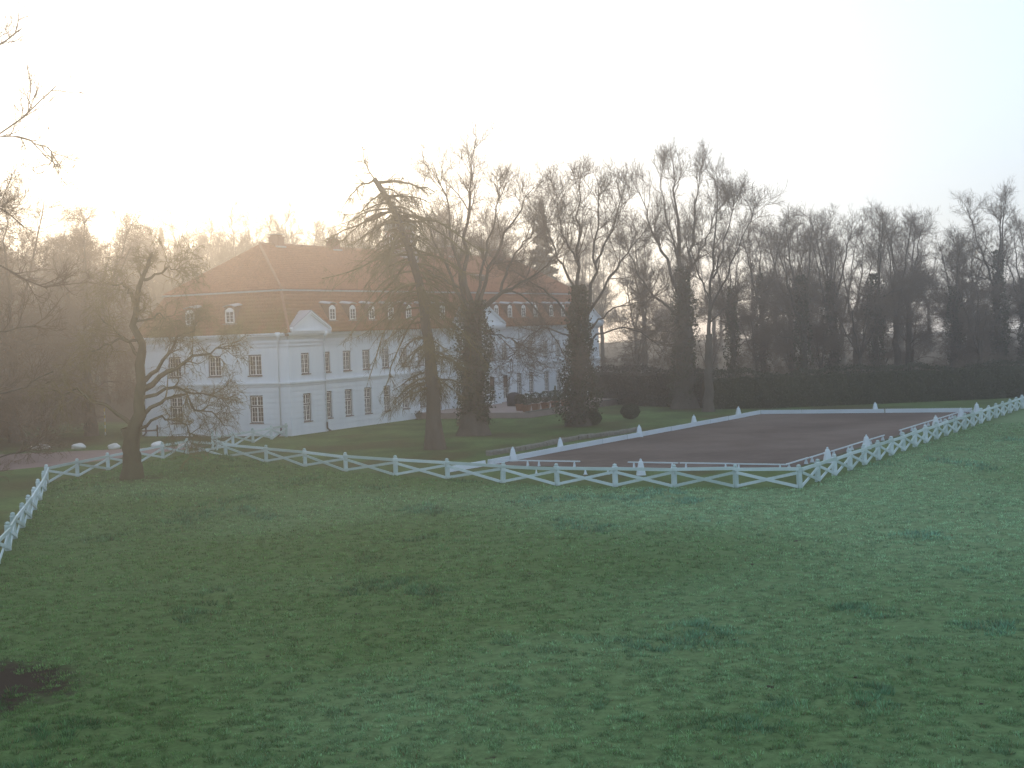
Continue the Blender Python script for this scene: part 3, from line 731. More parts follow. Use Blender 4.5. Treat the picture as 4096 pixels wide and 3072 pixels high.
# roof hatch
e = empty('roof_hatch', (40.4, 3.55, 13.05), 0, house); e.scale = (.65, 1, .9)
b = MB(); b.box(-1.3, 1.3, -.3, 1.6, 0, 1.0); b.build('cheeks', LEADB, e)
b = MB(); b.hexa([(-1.5, -.5, 1.0), (1.5, -.5, 1.0), (1.5, 2.2, 1.25), (-1.5, 2.2, 1.25), (-1.5, -.5, 1.08), (1.5, -.5, 1.08), (1.5, 2.2, 1.33), (-1.5, 2.2, 1.33)]); b.build('hatch_roof', LEAD, e)
b = MB(); b.box(-1.1, 1.1, -.32, -.303, .1, .85); b.build('pane', GLASS, e)

# ------------------------------------------------------------------ fence
fence = empty('paddock_fence', (0, 0, 0)); tag(fence, 'white wooden paddock fence with crossed braces and ball-topped posts', 'fence')
pm = MB(); pm.box(-.10, .10, -.10, .10, -.25, .95); pm.hexa([(-.12, -.12, .953), (.12, -.12, .953), (.12, .12, .953), (-.12, .12, .953), (-.09, -.09, 1.0), (.09, -.09, 1.0), (.09, .09, 1.0), (-.09, .09, 1.0)])
pm.lathe([(.07, 1.0), (.105, 1.04), (.095, 1.10), (.03, 1.135)], 8)
POST = pm.mesh('post', FENCE)
pb = MB(); pb.box(0, 1, -.022, .022, -.07, .07); BRACE = pb.mesh('brace', FENCE)
pr = MB(); pr.box(0, 1, -.035, .035, -.078, .078); RAIL = pr.mesh('rail', FENCE)
def span(name, me, a, b, parent, off=0.0):
    a = Vector(a); b = Vector(b); d = b - a; L = d.length
    side = d.cross(Vector((0, 0, 1))).normalized()
    o = bpy.data.objects.new(name, me); o.parent = parent
    X = d / L; Zv = side.cross(X); 
    M_ = Matrix(((X.x * L, side.x, Zv.x, a.x + side.x * off), (X.y * L, side.y, Zv.y, a.y + side.y * off), (X.z * L, side.z, Zv.z, a.z + side.z * off), (0, 0, 0, 1)))
    col.objects.link(o); o.matrix_local = M_
    return o
for i, (x, y) in enumerate(POSTS):
    z = float(H(x, y)); j = random.gauss(0, .012)
    o = inst('post', POST, fence, (x, y, z + j), random.uniform(-.1, .1) + math.atan2(1, 2)); o.rotation_euler.x = random.gauss(0, .022); o.rotation_euler.y = random.gauss(0, .022)
    if i + 1 < len(POSTS):
        x2, y2 = POSTS[i + 1]; z2 = float(H(x2, y2))
        span('rail', RAIL, (x, y, z + .90 + j), (x2, y2, z2 + .90 + random.gauss(0, .022)), fence, .138)
        d = Vector((x2 - x, y2 - y, 0)).normalized() * .07
        span('brace', BRACE, (x + d.x, y + d.y, z + .74), (x2 - d.x, y2 - d.y, z2 + .09), fence, .125)
        span('brace', BRACE, (x + d.x, y + d.y, z + .09), (x2 - d.x, y2 - d.y, z2 + .74), fence, .08)
# gate run from the fence to the house corner
gate = empty('side_fence', (0, 0, 0)); tag(gate, 'short white cross-braced fence leading from the paddock fence to the house corner', 'fence')
GP = [(-22.1, 108.3), (-21.2, 111.4), (-20.25, 114.6), (-19.3, 117.6), (-18.5, 120.1)]
gp = MB(); gp.box(-.08, .08, -.08, .08, -.2, 1.42); gp.box(-.1, .1, -.1, .1, 1.423, 1.46); GPOST = gp.mesh('post', FENCE)
for i, (x, y) in enumerate(GP):
    inst('post', GPOST if i == 0 else POST, gate, (x, y, 0), .3, (1, 1, 1))
    if i + 1 < len(GP):
        x2, y2 = GP[i + 1]; za = 1.0 if i == 0 else .80
        span('rail', RAIL, (x, y, .90), (x2, y2, .90), gate, .138); span('brace', BRACE, (x, y, .74), (x2, y2, .09), gate, .125); span('brace', BRACE, (x, y, .09), (x2, y2, .74), gate, .08)
inst('post', GPOST, gate, (-21.75, 108.1, 0), .3, (.8, .8, .95))

# ------------------------------------------------------------------ riding arena surround
arena = empty('arena_border', (0, 0, 0)); tag(arena, 'low white border of boards and rails round the sand arena', 'arena border')
bd = MB(); bd.hexa([(0, -.09, .0), (1, -.09, .0), (1, .05, 0), (0, .05, 0), (0, -.03, .33), (1, -.03, .33), (1, .05, .33), (0, .05, .33)]); BOARD = bd.mesh('board', ARENAW)
rl = MB(); rl.box(0, 1, -.03, .03, -.035, .035); ARAIL = rl.mesh('rail', ARENAW)
lg = MB(); lg.hexa([(-.03, -.12, 0), (.03, -.12, 0), (.03, .12, 0), (-.03, .12, 0), (-.03, -.03, .27), (.03, -.03, .27), (.03, .03, .27), (-.03, .03, .27)]); ALEG = lg.mesh('leg', ARENAW)
def side(a, b, n, mode, skip=()):
    a = Vector((*a, .02)); b = Vector((*b, .02))
    for k in range(n):
        if k in skip: continue
        p, q = a.lerp(b, (k + .004) / n), a.lerp(b, (k + .996) / n)
        w = Vector((random.gauss(0, .03), random.gauss(0, .03), 0))
        if mode == 'board': span('board', BOARD, p + w, q + w, arena)
        else:
            span('rail', ARAIL, p + w + Vector((0, 0, .31)), q + w + Vector((0, 0, .31)), arena)
            ang = math.atan2((q - p).y, (q - p).x)
            for f in (.12, .88): inst('leg', ALEG, arena, p.lerp(q, f) + w, ang)
A0, A1, A2, A3 = AR
side(A0, A1, 12, 'board'); side(A1, A2, 5, 'board'); side(A2, A3, 12, 'rail', (6,)); side(A3, (-3.2, 86.6) if False else A0, 6, 'rail', (3,))
side((-1.75, 87.2), (-3.9, 83.9), 1, 'board')
# cones
cn = MB()
w0, w1 = .235, .105
cn.hexa([(-w0, -w0, 0), (w0, -w0, 0), (w0, w0, 0), (-w0, w0, 0), (-w1, -w1, .70), (w1, -w1, .70), (w1, w1, .70), (-w1, w1, .70)])
cn.hexa([(-w1, -w1, .702), (w1, -w1, .702), (w1, w1, .702), (-w1, w1, .702), (-.07, -.07, .77), (.07, -.07, .77), (.07, .07, .77), (-.07, .07, .77)])
cap = MB(); cap.lathe([(.05, .765), (.06, .80), (.055, .85), (.02, .88)], 8)
CONE, CAP = cn.mesh('body', ARENAW), cap.mesh('cap', ARENAW)
cones = [((-.1, 89.9), 'first marker cone at the near left corner of the arena'), ((3.0, 96.2), 'second marker cone along the left side of the arena'), ((9.0, 105.9), 'third marker cone along the left side of the arena'),
         ((14.1, 115.4), 'fourth marker cone along the left side of the arena'), ((19.0, 124.6), 'last marker cone on the left side, near the far corner'), ((30.3, 123.6), 'lone marker cone behind the far side of the arena'),
         ((37.0, 117.9), 'marker cone at the far right corner of the arena'), ((33.9, 111.9), 'marker cone second from the far end on the right side'), ((29.9, 104.6), 'marker cone halfway down the right side of the arena'),
         ((21.3, 89.3), 'second marker cone from the near right corner'), ((17.3, 81.6), 'marker cone closest to the near right fence corner'), ((6.7, 78.6), 'marker cone standing alone behind the near fence')]
for i, (p, lb) in enumerate(cones):
    e = empty('arena_cone', (p[0], p[1], 0.01), random.uniform(.02, .22)); inst('body', CONE, e); inst('cap', CAP, e)
    tag(e, 'white tapered ' + lb, 'cone', 'white marker cones round the arena')
# small training cones
sc_mb = MB(); sc_mb.lathe([(.13, 0), (.13, .02), (.09, .021), (.02, .30)], 10); SCONE = sc_mb.mesh('small_cone', ARENAW)
for (x, y), lb in (((1.15, 80.6), 'leftmost of three'), ((3.8, 80.0), 'middle of three'), ((5.0, 79.6), 'rightmost of three')):
    tag(inst('small_cone', SCONE, None, (x, y, .012)), lb + ' small white cones inside the near arena edge', 'cone', 'small white training cones')

# ------------------------------------------------------------------ trees
class Tree:
    def __init__(s, seed): s.r = np.random.RandomState(seed); s.g = {'trunk': [], 'crown': []}; s.leaf = []
    def add(s, part, P, Rd, sides): s.g[part].append((P.astype(np.float32), Rd.astype(np.float32), sides))
    def stem(s, pts, r0, r1, n=10, jit=.06, sides=9, part='trunk', flare=False):
        """control points (x, y, z) -> smooth limb, returned as one parent"""
        P = np.array(pts, float); t = np.concatenate([[0], np.cumsum(np.linalg.norm(np.diff(P, axis=0), axis=1))]); t /= t[-1]
        tt = np.linspace(0, 1, n + 1); Q = np.stack([np.interp(tt, t, P[:, k]) for k in range(3)], 1)
        for _ in range(2): Q[1:-1] = (Q[:-2] + 2 * Q[1:-1] + Q[2:]) / 4
        Q[1:-1] += s.r.randn(n - 1, 3) * jit * (r0 + .12) * 2
        rad = r0 + (r1 - r0) * tt ** .8
        if flare: rad = rad * (1 + .55 * np.exp(-tt * n * .9)); Q[0, 2] -= .25
        s.add(part, Q[None], rad[None], sides); return Q[None], rad[None]
    def grow(s, par, k, tr, L, ang, rr, nseg, gnarl, trop, part='crown', sides=4, rmin=.006, end=.25, lsd=.3, tfall=.5, up=None):
        P, Rd = par; N, n, _ = P.shape; r = s.r
        M = N * k; idx = np.repeat(np.arange(N), k); t = r.uniform(tr[0], tr[1], M) * (n - 1); i = np.minimum(t.astype(int), n - 2); f = (t - i)[:, None]
        A = P[idx, i]; B = P[idx, i + 1]; st = A * (1 - f) + B * f; d = B - A; d /= np.linalg.norm(d, axis=1)[:, None] + 1e-9
        rp = Rd[idx, i] * (1 - f[:, 0]) + Rd[idx, i + 1] * f[:, 0]
        q = r.randn(M, 3); q -= (q * d).sum(1)[:, None] * d; q /= np.linalg.norm(q, axis=1)[:, None] + 1e-9
        a = np.clip(r.normal(ang[0], ang[1], M), .15, 2.2)[:, None]
        d0 = d * np.cos(a) + q * np.sin(a)
        if up is not None: d0 = d0 + np.array(up); d0 /= np.linalg.norm(d0, axis=1)[:, None]
        if callable(L): ln = L(st, t / (n - 1))
        else: ln = L * (1 - tfall * t / (n - 1))
        ln = np.maximum(ln * (1 + lsd * r.randn(M)), .15)
        r0 = np.maximum(np.minimum(rp * rr, rp * .9), rmin)
        pts = np.empty((M, nseg + 1, 3)); pts[:, 0] = st; dd = d0
        for q_ in range(nseg):
            dd = dd + gnarl * r.randn(M, 3) + np.array(trop) / nseg; dd /= np.linalg.norm(dd, axis=1)[:, None]; pts[:, q_ + 1] = pts[:, q_] + dd * (ln / nseg)[:, None]
        rad = r0[:, None] * np.linspace(1, end, nseg + 1)[None]
        s.add(part, pts, rad, sides); return pts, rad
    def part_mesh(s, part, mt):
        V = []; Lp = []; Ct = []; base = 0
        for P, Rd, k in s.g[part]:
            M, n, _ = P.shape
            T = np.empty_like(P); T[:, 1:-1] = P[:, 2:] - P[:, :-2]; T[:, 0] = P[:, 1] - P[:, 0]; T[:, -1] = P[:, -1] - P[:, -2]
            T /= np.linalg.norm(T, axis=2)[..., None] + 1e-9
            ref = np.zeros((M, 3), np.float32); m_ = np.abs((P[:, -1] - P[:, 0])); ref[np.arange(M), np.argmin(m_, 1)] = 1
            U = np.cross(T, ref[:, None, :]); U /= np.linalg.norm(U, axis=2)[..., None] + 1e-9; W = np.cross(T, U)
            a = 2 * np.pi * np.arange(k) / k
            X = P[:, :, None, :] + Rd[:, :, None, None] * (U[:, :, None, :] * np.cos(a)[None, None, :, None] + W[:, :, None, :] * np.sin(a)[None, None, :, None])
            if n > 6 and k >= 8:
                X += (np.sin(a * 3 + 1)[None, None, :, None] * .06 + s.r.randn(M, n, k, 1) * .05) * Rd[:, :, None, None] * (X - P[:, :, None, :]) / (Rd[:, :, None, None] + 1e-6)
            V.append(X.reshape(-1, 3))
            i0 = base + (np.arange(M) * n * k)[:, None, None] + (np.arange(n - 1) * k)[None, :, None] + np.arange(k)[None, None, :]
            i1 = base + (np.arange(M) * n * k)[:, None, None] + (np.arange(n - 1) * k)[None, :, None] + ((np.arange(k) + 1) % k)[None, None, :]
            F = np.stack([i0, i1, i1 + k, i0 + k], -1).reshape(-1, 4); Lp.append(F.ravel()); Ct.append(np.full(len(F), 4)); base += M * n * k
        me = np_mesh(part, np.concatenate(V), np.concatenate(Lp), np.concatenate(Ct), smooth=True); me.materials.append(mt); return me

def leaf_mesh(name, C, size, colors, r, mt=LEAF, flat=.0):
    """one small folded leaf (two triangles) at each centre"""
    N = len(C); a = r.randn(N, 3); a[:, 2] *= (1 - flat); a /= np.linalg.norm(a, axis=1)[:, None]; b = r.randn(N, 3); b -= (b * a).sum(1)[:, None] * a; b /= np.linalg.norm(b, axis=1)[:, None]
    s = (size * (.6 + .8 * r.rand(N)))[:, None]
    V = np.stack([C - a * s * .5, C + b * s * .38, C + a * s * .6, C - b * s * .38], 1).reshape(-1, 3)
    F = np.arange(4 * N)
    me = np_mesh(name, V, F, np.full(N, 4), colors=np.repeat(colors, 4, 0)); me.materials.append(mt); return me
def ivy_colors(N, r, base=(.032, .042, .017), hi=(.070, .076, .030), brown=.16):
    t = r.rand(N)[:, None]; C = np.array(base) * (1 - t) + np.array(hi) * t; k = r.rand(N) < brown; C[k] = np.array([.09, .055, .03]) * (.6 + .6 * r.rand(k.sum()))[:, None]; return C
def ivy(axis, prof, N, seed, size=.17):
    """ivy coat round a stem: axis control points, (z, radius) profile"""
    r = np.random.RandomState(seed); A = np.array(axis, float); z0, z1 = prof[0][0], prof[-1][0]
    z = z0 + (z1 - z0) * r.rand(N); rad = np.interp(z, [p[0] for p in prof], [p[1] for p in prof]); ang = r.uniform(0, 2 * np.pi, N)
    lump = .4 * np.sin(ang * 2 + z * .9) + .4 * np.sin(ang * 3 - z * 1.7 + 1) + .3 * np.sin(z * 2.6 + ang * 2 + seed)
    rr = rad * (1 + .45 * lump) * np.clip(1 - .5 * np.abs(r.randn(N)) * .45, .2, 1.15) + np.where(r.rand(N) < .16, .55 * r.rand(N), 0)
    C = np.stack([np.interp(z, A[:, 2], A[:, 0]) + np.cos(ang) * rr, np.interp(z, A[:, 2], A[:, 1]) + np.sin(ang) * rr, z - .15 * r.rand(N)], 1)
    return leaf_mesh('ivy', C, np.full(N, size), ivy_colors(N, r), r)

def tree_obj(name, T, loc, bark, twig, label=None, group=None, ivym=None, leafm=None, rz=0.0):
    e = empty(name, loc, rz)
    link(bpy.data.objects.new('trunk', T.part_mesh('trunk', bark)), e)
    link(bpy.data.objects.new('crown', T.part_mesh('crown', twig)), e)
    if ivym: link(bpy.data.objects.new('ivy', ivym), e)
    if leafm: link(bpy.data.objects.new('foliage', leafm), e)
    if label: tag(e, label, 'tree', group)
    return e
cat_par = lambda L_: (np.concatenate([p[0] for p in L_]), np.concatenate([p[1] for p in L_]))

def fill(T, stems, L1=(9, 2.6), L2=(7, 1.3), L3=(6, .7), L4=(4, .4), ang=.85, gn=.16, trop=(0, 0, .25), t0=.3, fine=.008, droop=0.0):
    S = cat_par(stems)
    a = T.grow(S, L1[0], (t0, 1.0), L1[1], (ang, .25), .55, 5, gn, trop, sides=5, rmin=.03, lsd=.35, tfall=.35)
    a2 = T.grow(S, 3, (.8, 1.0), L1[1] * .9, (.5, .25), .7, 5, gn, trop, sides=5, rmin=.03, tfall=.2)
    A = cat_par([a, a2])
    b = T.grow(A, L2[0], (.2, 1.0), L2[1], (ang, .3), .6, 4, gn * 1.2, trop, sides=4, rmin=.017, tfall=.3)
    dtr = (trop[0], trop[1], trop[2] - droop)
    c = T.grow(b, L3[0], (.15, 1.0), L3[1], (.7, .3), .65, 2, gn * 1.2, dtr, sides=3, rmin=.010, tfall=.2)
    if L4[0]: d = T.grow(c, L4[0], (.2, 1.0), L4[1], (.65, .3), .7, 1, gn, dtr, sides=3, rmin=fine, tfall=.1, end=.4)
    return A, b, c

def with_y(pts, amp, r):     # (dx, z) control points -> 3-D with a lateral wander in depth
    y = 0; out = []
    for i, (x, z) in enumerate(pts): out.append((x, y, z)); y += r.uniform(-amp, amp) * (1 if i else .2)
    return out

# 1 --- gnarled tree by the left fence
T = Tree(21); r_ = random.Random(3)
tr = T.stem(with_y([(0, 0), (.15, 1.5), (.2, 2.9), (.7, 4.5), (1.05, 5.9), (.8, 7.5), (.6, 9.1), (.7, 10.8), (1.3, 12), (1.75, 13.2)], .12, r_), .52, .09, 18, .10, 11, flare=True)
T.stem([(0, .05, 1.0), (.02, .05, 2.2), (-.12, 0.05, 3.1)], .56, .44, 5, .05, 10)
limbs = [([(.35, 3.1), (1.4, 4.2), (2.4, 4.9), (3.2, 4.5), (4.2, 3.7), (5.2, 3.3)], .17), ([(.5, 3.0), (1.9, 3.9), (3.0, 3.2), (3.9, 2.4)], .10), ([(.9, 5.3), (2.1, 6.3), (3.3, 6.9), (4.7, 7.5), (6.1, 7.5)], .20), ([(1.0, 5.8), (2.3, 7.0), (3.2, 8.3), (4.3, 9.2)], .15),
         ([(.6, 4.6), (2.2, 5.4), (3.9, 5.2), (5.4, 4.5)], .15), ([(.15, 3.2), (-1.5, 4.5), (-3.4, 5.3), (-5.0, 5.5)], .15), ([(.75, 7.2), (-.5, 8.8), (-1.3, 9.6)], .12), ([(.7, 10.4), (-.2, 11.7), (-.9, 11.6)], .09), ([(1.2, 11.7), (2.3, 12.2), (3.4, 12.4)], .10),
         ([(.75, 8.2), (-1.0, 8.1), (-2.2, 7.4)], .10), ([(.7, 9.3), (1.9, 9.6), (2.6, 9.2)], .08)]
S = [T.stem(with_y(p, .55, r_), q, .03, 9, .25, 6) for p, q in limbs]
fill(T, S, (7, 1.7), (5, 1.0), (5, .6), (4, .35), .9, .2, (0, 0, .1), .35, .009, .5)
top = (tr[0][:, 12:], tr[1][:, 12:]); fill(T, [top], (9, 1.2), (5, .6), (5, .4), (4, .25), 1.0, .28, (0, 0, .1), .05, .009)
tree_obj('gnarled_tree', T, (-22.5, 86.7, 0), BARKO, TWIGO, 'gnarled leaning bare tree with a stump-like trunk in front of the left fence')

# 2 --- broken-topped larch
T = Tree(22); r_ = random.Random(4)
lp = with_y([(0, 0), (-.05, 3), (-.1, 6.1), (-.5, 10.5), (-1.1, 13.1), (-1.9, 16.0), (-2.6, 17.3), (-3.5, 18.7)], .05, r_)
tr = T.stem(lp, .55, .16, 18, .02, 11, flare=True)
rr = T.r
K = 95; zz = np.sort(rr.uniform(4.2, 18.3, K)); ax = np.stack([np.interp(zz, [p[2] for p in lp], [p[k] for p in lp]) for k in range(3)], 1)
az = rr.uniform(0, 2 * np.pi, K); ln = np.interp(zz, [4, 8, 13, 16, 18.6], [3.0, 4.2, 5.0, 4.2, 2.0]) * (.65 + .5 * rr.rand(K))
side_ = np.cos(az); ln *= np.where(side_ < 0, 1.12, .85)
d0 = np.stack([np.cos(az), np.sin(az), np.full(K, .18)], 1); n = 7; P = np.empty((K, n + 1, 3)); P[:, 0] = ax; dd = d0
for q in range(n):
    dd = dd + .08 * rr.randn(K, 3) + np.array([0, 0, -.20])[None] * (1 if q < 5 else -.5); dd /= np.linalg.norm(dd, axis=1)[:, None]; P[:, q + 1] = P[:, q] + dd * (ln / n)[:, None]
Rd = (.075 * np.linspace(1, .2, n + 1))[None] * np.ones((K, 1)); T.add('crown', P, Rd, 5); B1 = (P, Rd)
ex = []
for pts, q in (([(-1.9, 16.0), (-.6, 16.1), (.9, 15.6), (2.4, 14.6), (3.4, 13.6)], .17), ([(-1.8, 15.8), (-.4, 15.6), (1.2, 14.7), (2.6, 13.3)], .12), ([(-3.3, 18.4), (-2.2, 18.5), (-.9, 18.2), (.6, 17.6)], .14), ([(-2.7, 17.4), (-1.4, 17.5), (.2, 16.9)], .10),
               ([(-3.4, 18.5), (-4.1, 19.6), (-4.2, 20.9)], .06), ([(-3.5, 18.6), (-4.8, 18.1), (-5.6, 17.0)], .09), ([(-2.2, 16.6), (-4, 15.9), (-5.8, 15.2), (-7.1, 14.6)], .10), ([(-1.5, 14.6), (-3.6, 13.2), (-5.6, 12.2), (-7.4, 12.0)], .11), ([(-1.1, 13.2), (-3.0, 11.2), (-4.8, 9.2), (-5.6, 8.0)], .11),
               ([(-.8, 11.6), (-2.6, 9.4), (-3.8, 7.0), (-4.4, 5.0)], .10), ([(-.6, 10.5), (1.3, 8.9), (2.9, 7.0), (3.8, 5.6)], .09), ([(-.5, 9.6), (-1.8, 8.2), (-2.9, 5.9), (-3.4, 4.2)], .09)):
    ex.append(T.stem(with_y(pts, .3, r_), q, .03, 7, .12, 5, 'crown'))
EX = cat_par(ex)
b1 = T.grow(B1, 11, (.12, 1), 1.2, (.8, .3), .5, 3, .12, (0, 0, -.45), sides=3, rmin=.016, tfall=.4)
b2 = T.grow(EX, 16, (.15, 1), 1.5, (.8, .3), .5, 3, .12, (0, 0, -.4), sides=3, rmin=.018, tfall=.4)
BB = cat_par([b1, b2])
c1 = T.grow(BB, 9, (.05, 1), .6, (.9, .35), .6, 1, .1, (0, 0, -.7), sides=3, rmin=.010, tfall=.2, end=.5)
c2 = T.grow(B1, 11, (.1, 1), .65, (1.1, .35), .3, 1, .1, (0, 0, -.8), sides=3, rmin=.011, tfall=.2, end=.5)
tree_obj('larch_tree', T, (-5.4, 101.7, 0), BARK, TWIGO, 'leaning larch with a broken top and drooping olive branches in front of the house')

def oak(seed, loc, name, label, stems, ivy_axis, ivy_prof, nivy, bark=BARK, twig=TWIG, L1=(9, 3.0), L2=(6, 1.6), L3=(6, .9), L4=(3, .5), rz=0, trop=(0, 0, .3), dy=.5, trunk=None, gn=.11, droop=0.0, group=None, ang=.65):
    T = Tree(seed); r_ = random.Random(seed)
    if trunk: T.stem(with_y(trunk[0], .05, r_), trunk[1], trunk[2], 14, .05, 12, flare=True)
    S = [T.stem(with_y(p, dy, r_), q * .78, .025, 11, .16, 7) for p, q in stems]
    fill(T, S, L1, L2, L3, L4, ang, gn, trop, .3, .009, droop)
    iv = ivy(ivy_axis, ivy_prof, nivy, seed) if ivy_prof else None
    return tree_obj(name, T, loc, bark, twig, label, group, iv, rz=rz)

# 3 --- ivy-clad oak beside the larch
oak(31, (-3.0, 114.1, 0), 'ivy_oak', 'big spreading oak with a thick ivy-clad trunk right of the larch',
    [([(.1, 8.6), (-.5, 11), (-.9, 13.6), (-1.3, 16), (-1.6, 18.2), (-2.3, 20.6)], .30), ([(.1, 9), (-.3, 12.6), (.0, 16.6), (.5, 19.6), (.9, 22.4)], .34), ([(0, 9), (-1.5, 12.4), (-2.8, 16), (-3.6, 18.6)], .22), ([(.3, 9), (1.5, 12.6), (2.8, 15.2), (4.0, 17), (5.2, 18.8)], .27),
     ([(.4, 9), (1.9, 10.6), (4.0, 11.6), (5.8, 12.6), (7.0, 13.7)], .27), ([(1.2, 9.8), (2.9, 11.4), (4.5, 10.3), (6.1, 8.0), (7.5, 5.2)], .12), ([(.4, 10), (1.0, 13), (2.2, 16.5), (2.6, 19)], .2), ([(2.4, 11), (3.3, 13.4), (4.6, 15.1), (6.2, 16.2)], .16), ([(.9, 8.0), (3.0, 7.4), (4.4, 6.4)], .10), ([(-.4, 11), (-2.6, 12.6), (-4.6, 13.4)], .16)],
    [(0, 0, 0), (.1, 0, 5), (.15, 0, 9), (.2, 0, 10.5)], [(.9, 1.0), (2.0, 1.15), (4.5, 1.35), (6.5, 1.35), (8.5, 1.15), (10.5, .8)], 9000, trunk=([(0, 0), (.1, 5), (.15, 9.2)], .95, .62))
# 4 --- second ivy oak
oak(41, (5.3, 120.5, 0), 'ivy_tree', 'tall two-stemmed bare tree with dark ivy skirt before the right house end',
    [([(.2, 5), (.35, 9), (.4, 12), (.6, 16), (.7, 19.7)], .40), ([(.3, 6.5), (1.3, 10), (1.8, 13), (2.0, 16), (2.3, 20)], .30), ([(.3, 8), (-2, 11), (-4, 12.4), (-5.6, 12.8)], .17), ([(.4, 10.5), (-1.4, 14.2), (-2.6, 17.8)], .18), ([(1, 9), (3.3, 12.3), (5.2, 14.8), (6.5, 16.6)], .18),
     ([(.6, 6.5), (3, 8), (5.3, 7.6), (6.9, 6.3)], .13), ([(.5, 7.4), (3.3, 9.6), (6.0, 10.0)], .14), ([(.2, 7), (-2.4, 8.4), (-4.0, 7.4), (-5.4, 5.4)], .11), ([(.5, 13), (-.8, 16), (-1.2, 19)], .15), ([(1.8, 13), (3.4, 16), (4.2, 18.6)], .15)],
    [(0, 0, 0), (.2, 0, 5), (.4, 0, 12)], [(.25, 1.15), (1.5, 1.5), (4.0, 1.45), (6.5, 1.0), (9.0, .75), (11.5, .55)], 10000, trunk=([(0, 0), (.2, 5), (.3, 7)], .8, .5))
# 5 --- tall tree with fanned crown
oak(51, (16.3, 140.3, 0), 'tall_fan_tree', 'tallest fan-crowned bare tree with thick ivy trunk right of the house',
    [([(.2, 9), (.1, 13), (.1, 16), (-.2, 20), (-.3, 23)], .5), ([(.3, 10), (1.1, 15), (1.7, 19.4), (2.2, 22.6)], .34), ([(.2, 10), (-1.5, 14.6), (-2.8, 18.2), (-3.7, 21)], .30), ([(0, 8.5), (-2, 10.2), (-4, 12.6), (-5, 15.6)], .22), ([(.3, 12), (2.4, 15.5), (3.6, 18.6)], .2), ([(.2, 12.5), (-.9, 17), (-1.6, 21.8)], .2), ([(0, 7), (-2.2, 7.6), (-4.2, 6.4)], .12)],
    [(0, 0, 0), (.25, 0, 8), (.2, 0, 14)], [(.3, 1.2), (2, 1.3), (6, 1.2), (10, 1.0), (13.5, .7)], 8000, trunk=([(0, 0), (.25, 6), (.25, 10.5)], 1.0, .6), ang=.55, trop=(0, 0, .4))
oak(52, (17.6, 133.4, 0), 'slim_tree', 'slim bare tree with sparse crown just right of the tallest fan-crowned tree',
    [([(.25, 6), (.5, 10), (.9, 14), (1.4, 18.6), (1.6, 21.2)], .26), ([(.5, 9), (2.4, 12.8), (3.8, 16), (4.6, 18)], .16), ([(.8, 12), (2.2, 16), (3.0, 19.4)], .14), ([(.5, 10), (-.8, 13.5), (-1.4, 16)], .12), ([(.4, 8), (2.6, 9.8), (4.4, 10.2)], .10)],
    None, None, 0, trunk=([(0, 0), (.2, 4), (.28, 7)], .45, .30), L1=(9, 2.4))

# --- generic woodland trees: four kinds, reused
def wood_tree(seed, h, kind):
    T = Tree(seed); r_ = random.Random(seed); fork = h * r_.uniform(.35, .5); lean = r_.uniform(-.6, .6)
    T.stem(with_y([(0, 0), (lean * .3, fork * .5), (lean * .6, fork)], .2, r_), .42, .27, 9, .08, 9, flare=True)
    S = []
    for k in range(3 if kind != 'beech' else 5):
        a = r_.uniform(-1, 1); b_ = r_.uniform(-1, 1); tp = h * r_.uniform(.82, 1.0); sp_ = h * (.13 if kind != 'beech' else .2)
        P = [(lean * .6, 0, fork * .92), (lean * .6 + a * sp_ * .45, b_ * sp_ * .45, fork + (tp - fork) * .4), (lean * .6 + a * sp_ * .75, b_ * sp_ * .75, fork + (tp - fork) * .75), (lean * .6 + a * sp_, b_ * sp_, tp)]
        S.append(T.stem(P, .17, .03, 9, .14, 6))
    for k in range(4 if kind != 'beech' else 9):
        a = r_.uniform(0, 6.28); z = h * r_.uniform(.2 if kind != 'beech' else .08, .55); L_ = h * (.18 if kind != 'beech' else .26) * r_.uniform(.7, 1.2)
        S.append(T.stem([(lean * .4, 0, z), (lean * .4 + math.cos(a) * L_ * .5, math.sin(a) * L_ * .5, z + L_ * .25), (lean * .4 + math.cos(a) * L_, math.sin(a) * L_, z + L_ * (.35 if kind != 'beech' else .1))], .09, .02, 9, .14, 5))
    if kind == 'beech': return T, fill(T, S, (7, 2.2), (7, 1.2), (5, .7), (4, .45), .9, .15, (0, 0, .1), .15, .011, .3)
    if kind == 'far':
        q = fill(T, S, (9, 2.8), (8, 1.5), (7, .85), (0, .4), .75, .15, (0, 0, .3), .12, .02)
        T.g['crown'] = [(P, Rd * (2.0 if k == 3 else 1.2), k) for P, Rd, k in T.g['crown']]; return T, q
    return T, fill(T, S, (8, 2.3), (6, 1.3), (5, .75), (3, .42), .75, .13, (0, 0, .28), .15, .009)
protos = {}
for key, seed, h, kind in (('w1', 61, 18, 'wood'), ('w2', 62, 19, 'wood'), ('w3', 63, 17, 'wood'), ('b1', 71, 20, 'beech'), ('b2', 72, 19, 'beech'), ('f1', 81, 24, 'far'), ('f2', 82, 25, 'far'), ('f3', 83, 23, 'far')):
    T, (A_, B_, C_) = wood_tree(seed, h, kind); d = {'trunk': T.part_mesh('trunk', BARK), 'crown': T.part_mesh('crown', TWIG)}
    if kind == 'wood':
        d['ivy'] = ivy([(0, 0, 0), (0, 0, h)], [(.2, .55), (h * .15, .75), (h * .35, .8), (h * .55, .6), (h * .7, .35)], 3500, seed, .2)
    if kind == 'beech':
        tips = C_[0][:, -1]; r = np.random.RandomState(seed); k = r.choice(len(tips), 5000); C = tips[k] + r.randn(len(k), 3) * .25
        cc = np.array([.16, .092, .046]) * (.5 + .8 * r.rand(len(k)))[:, None]; d['foliage'] = leaf_mesh('foliage', C, np.full(len(k), .10), cc, r)
    protos[key] = d
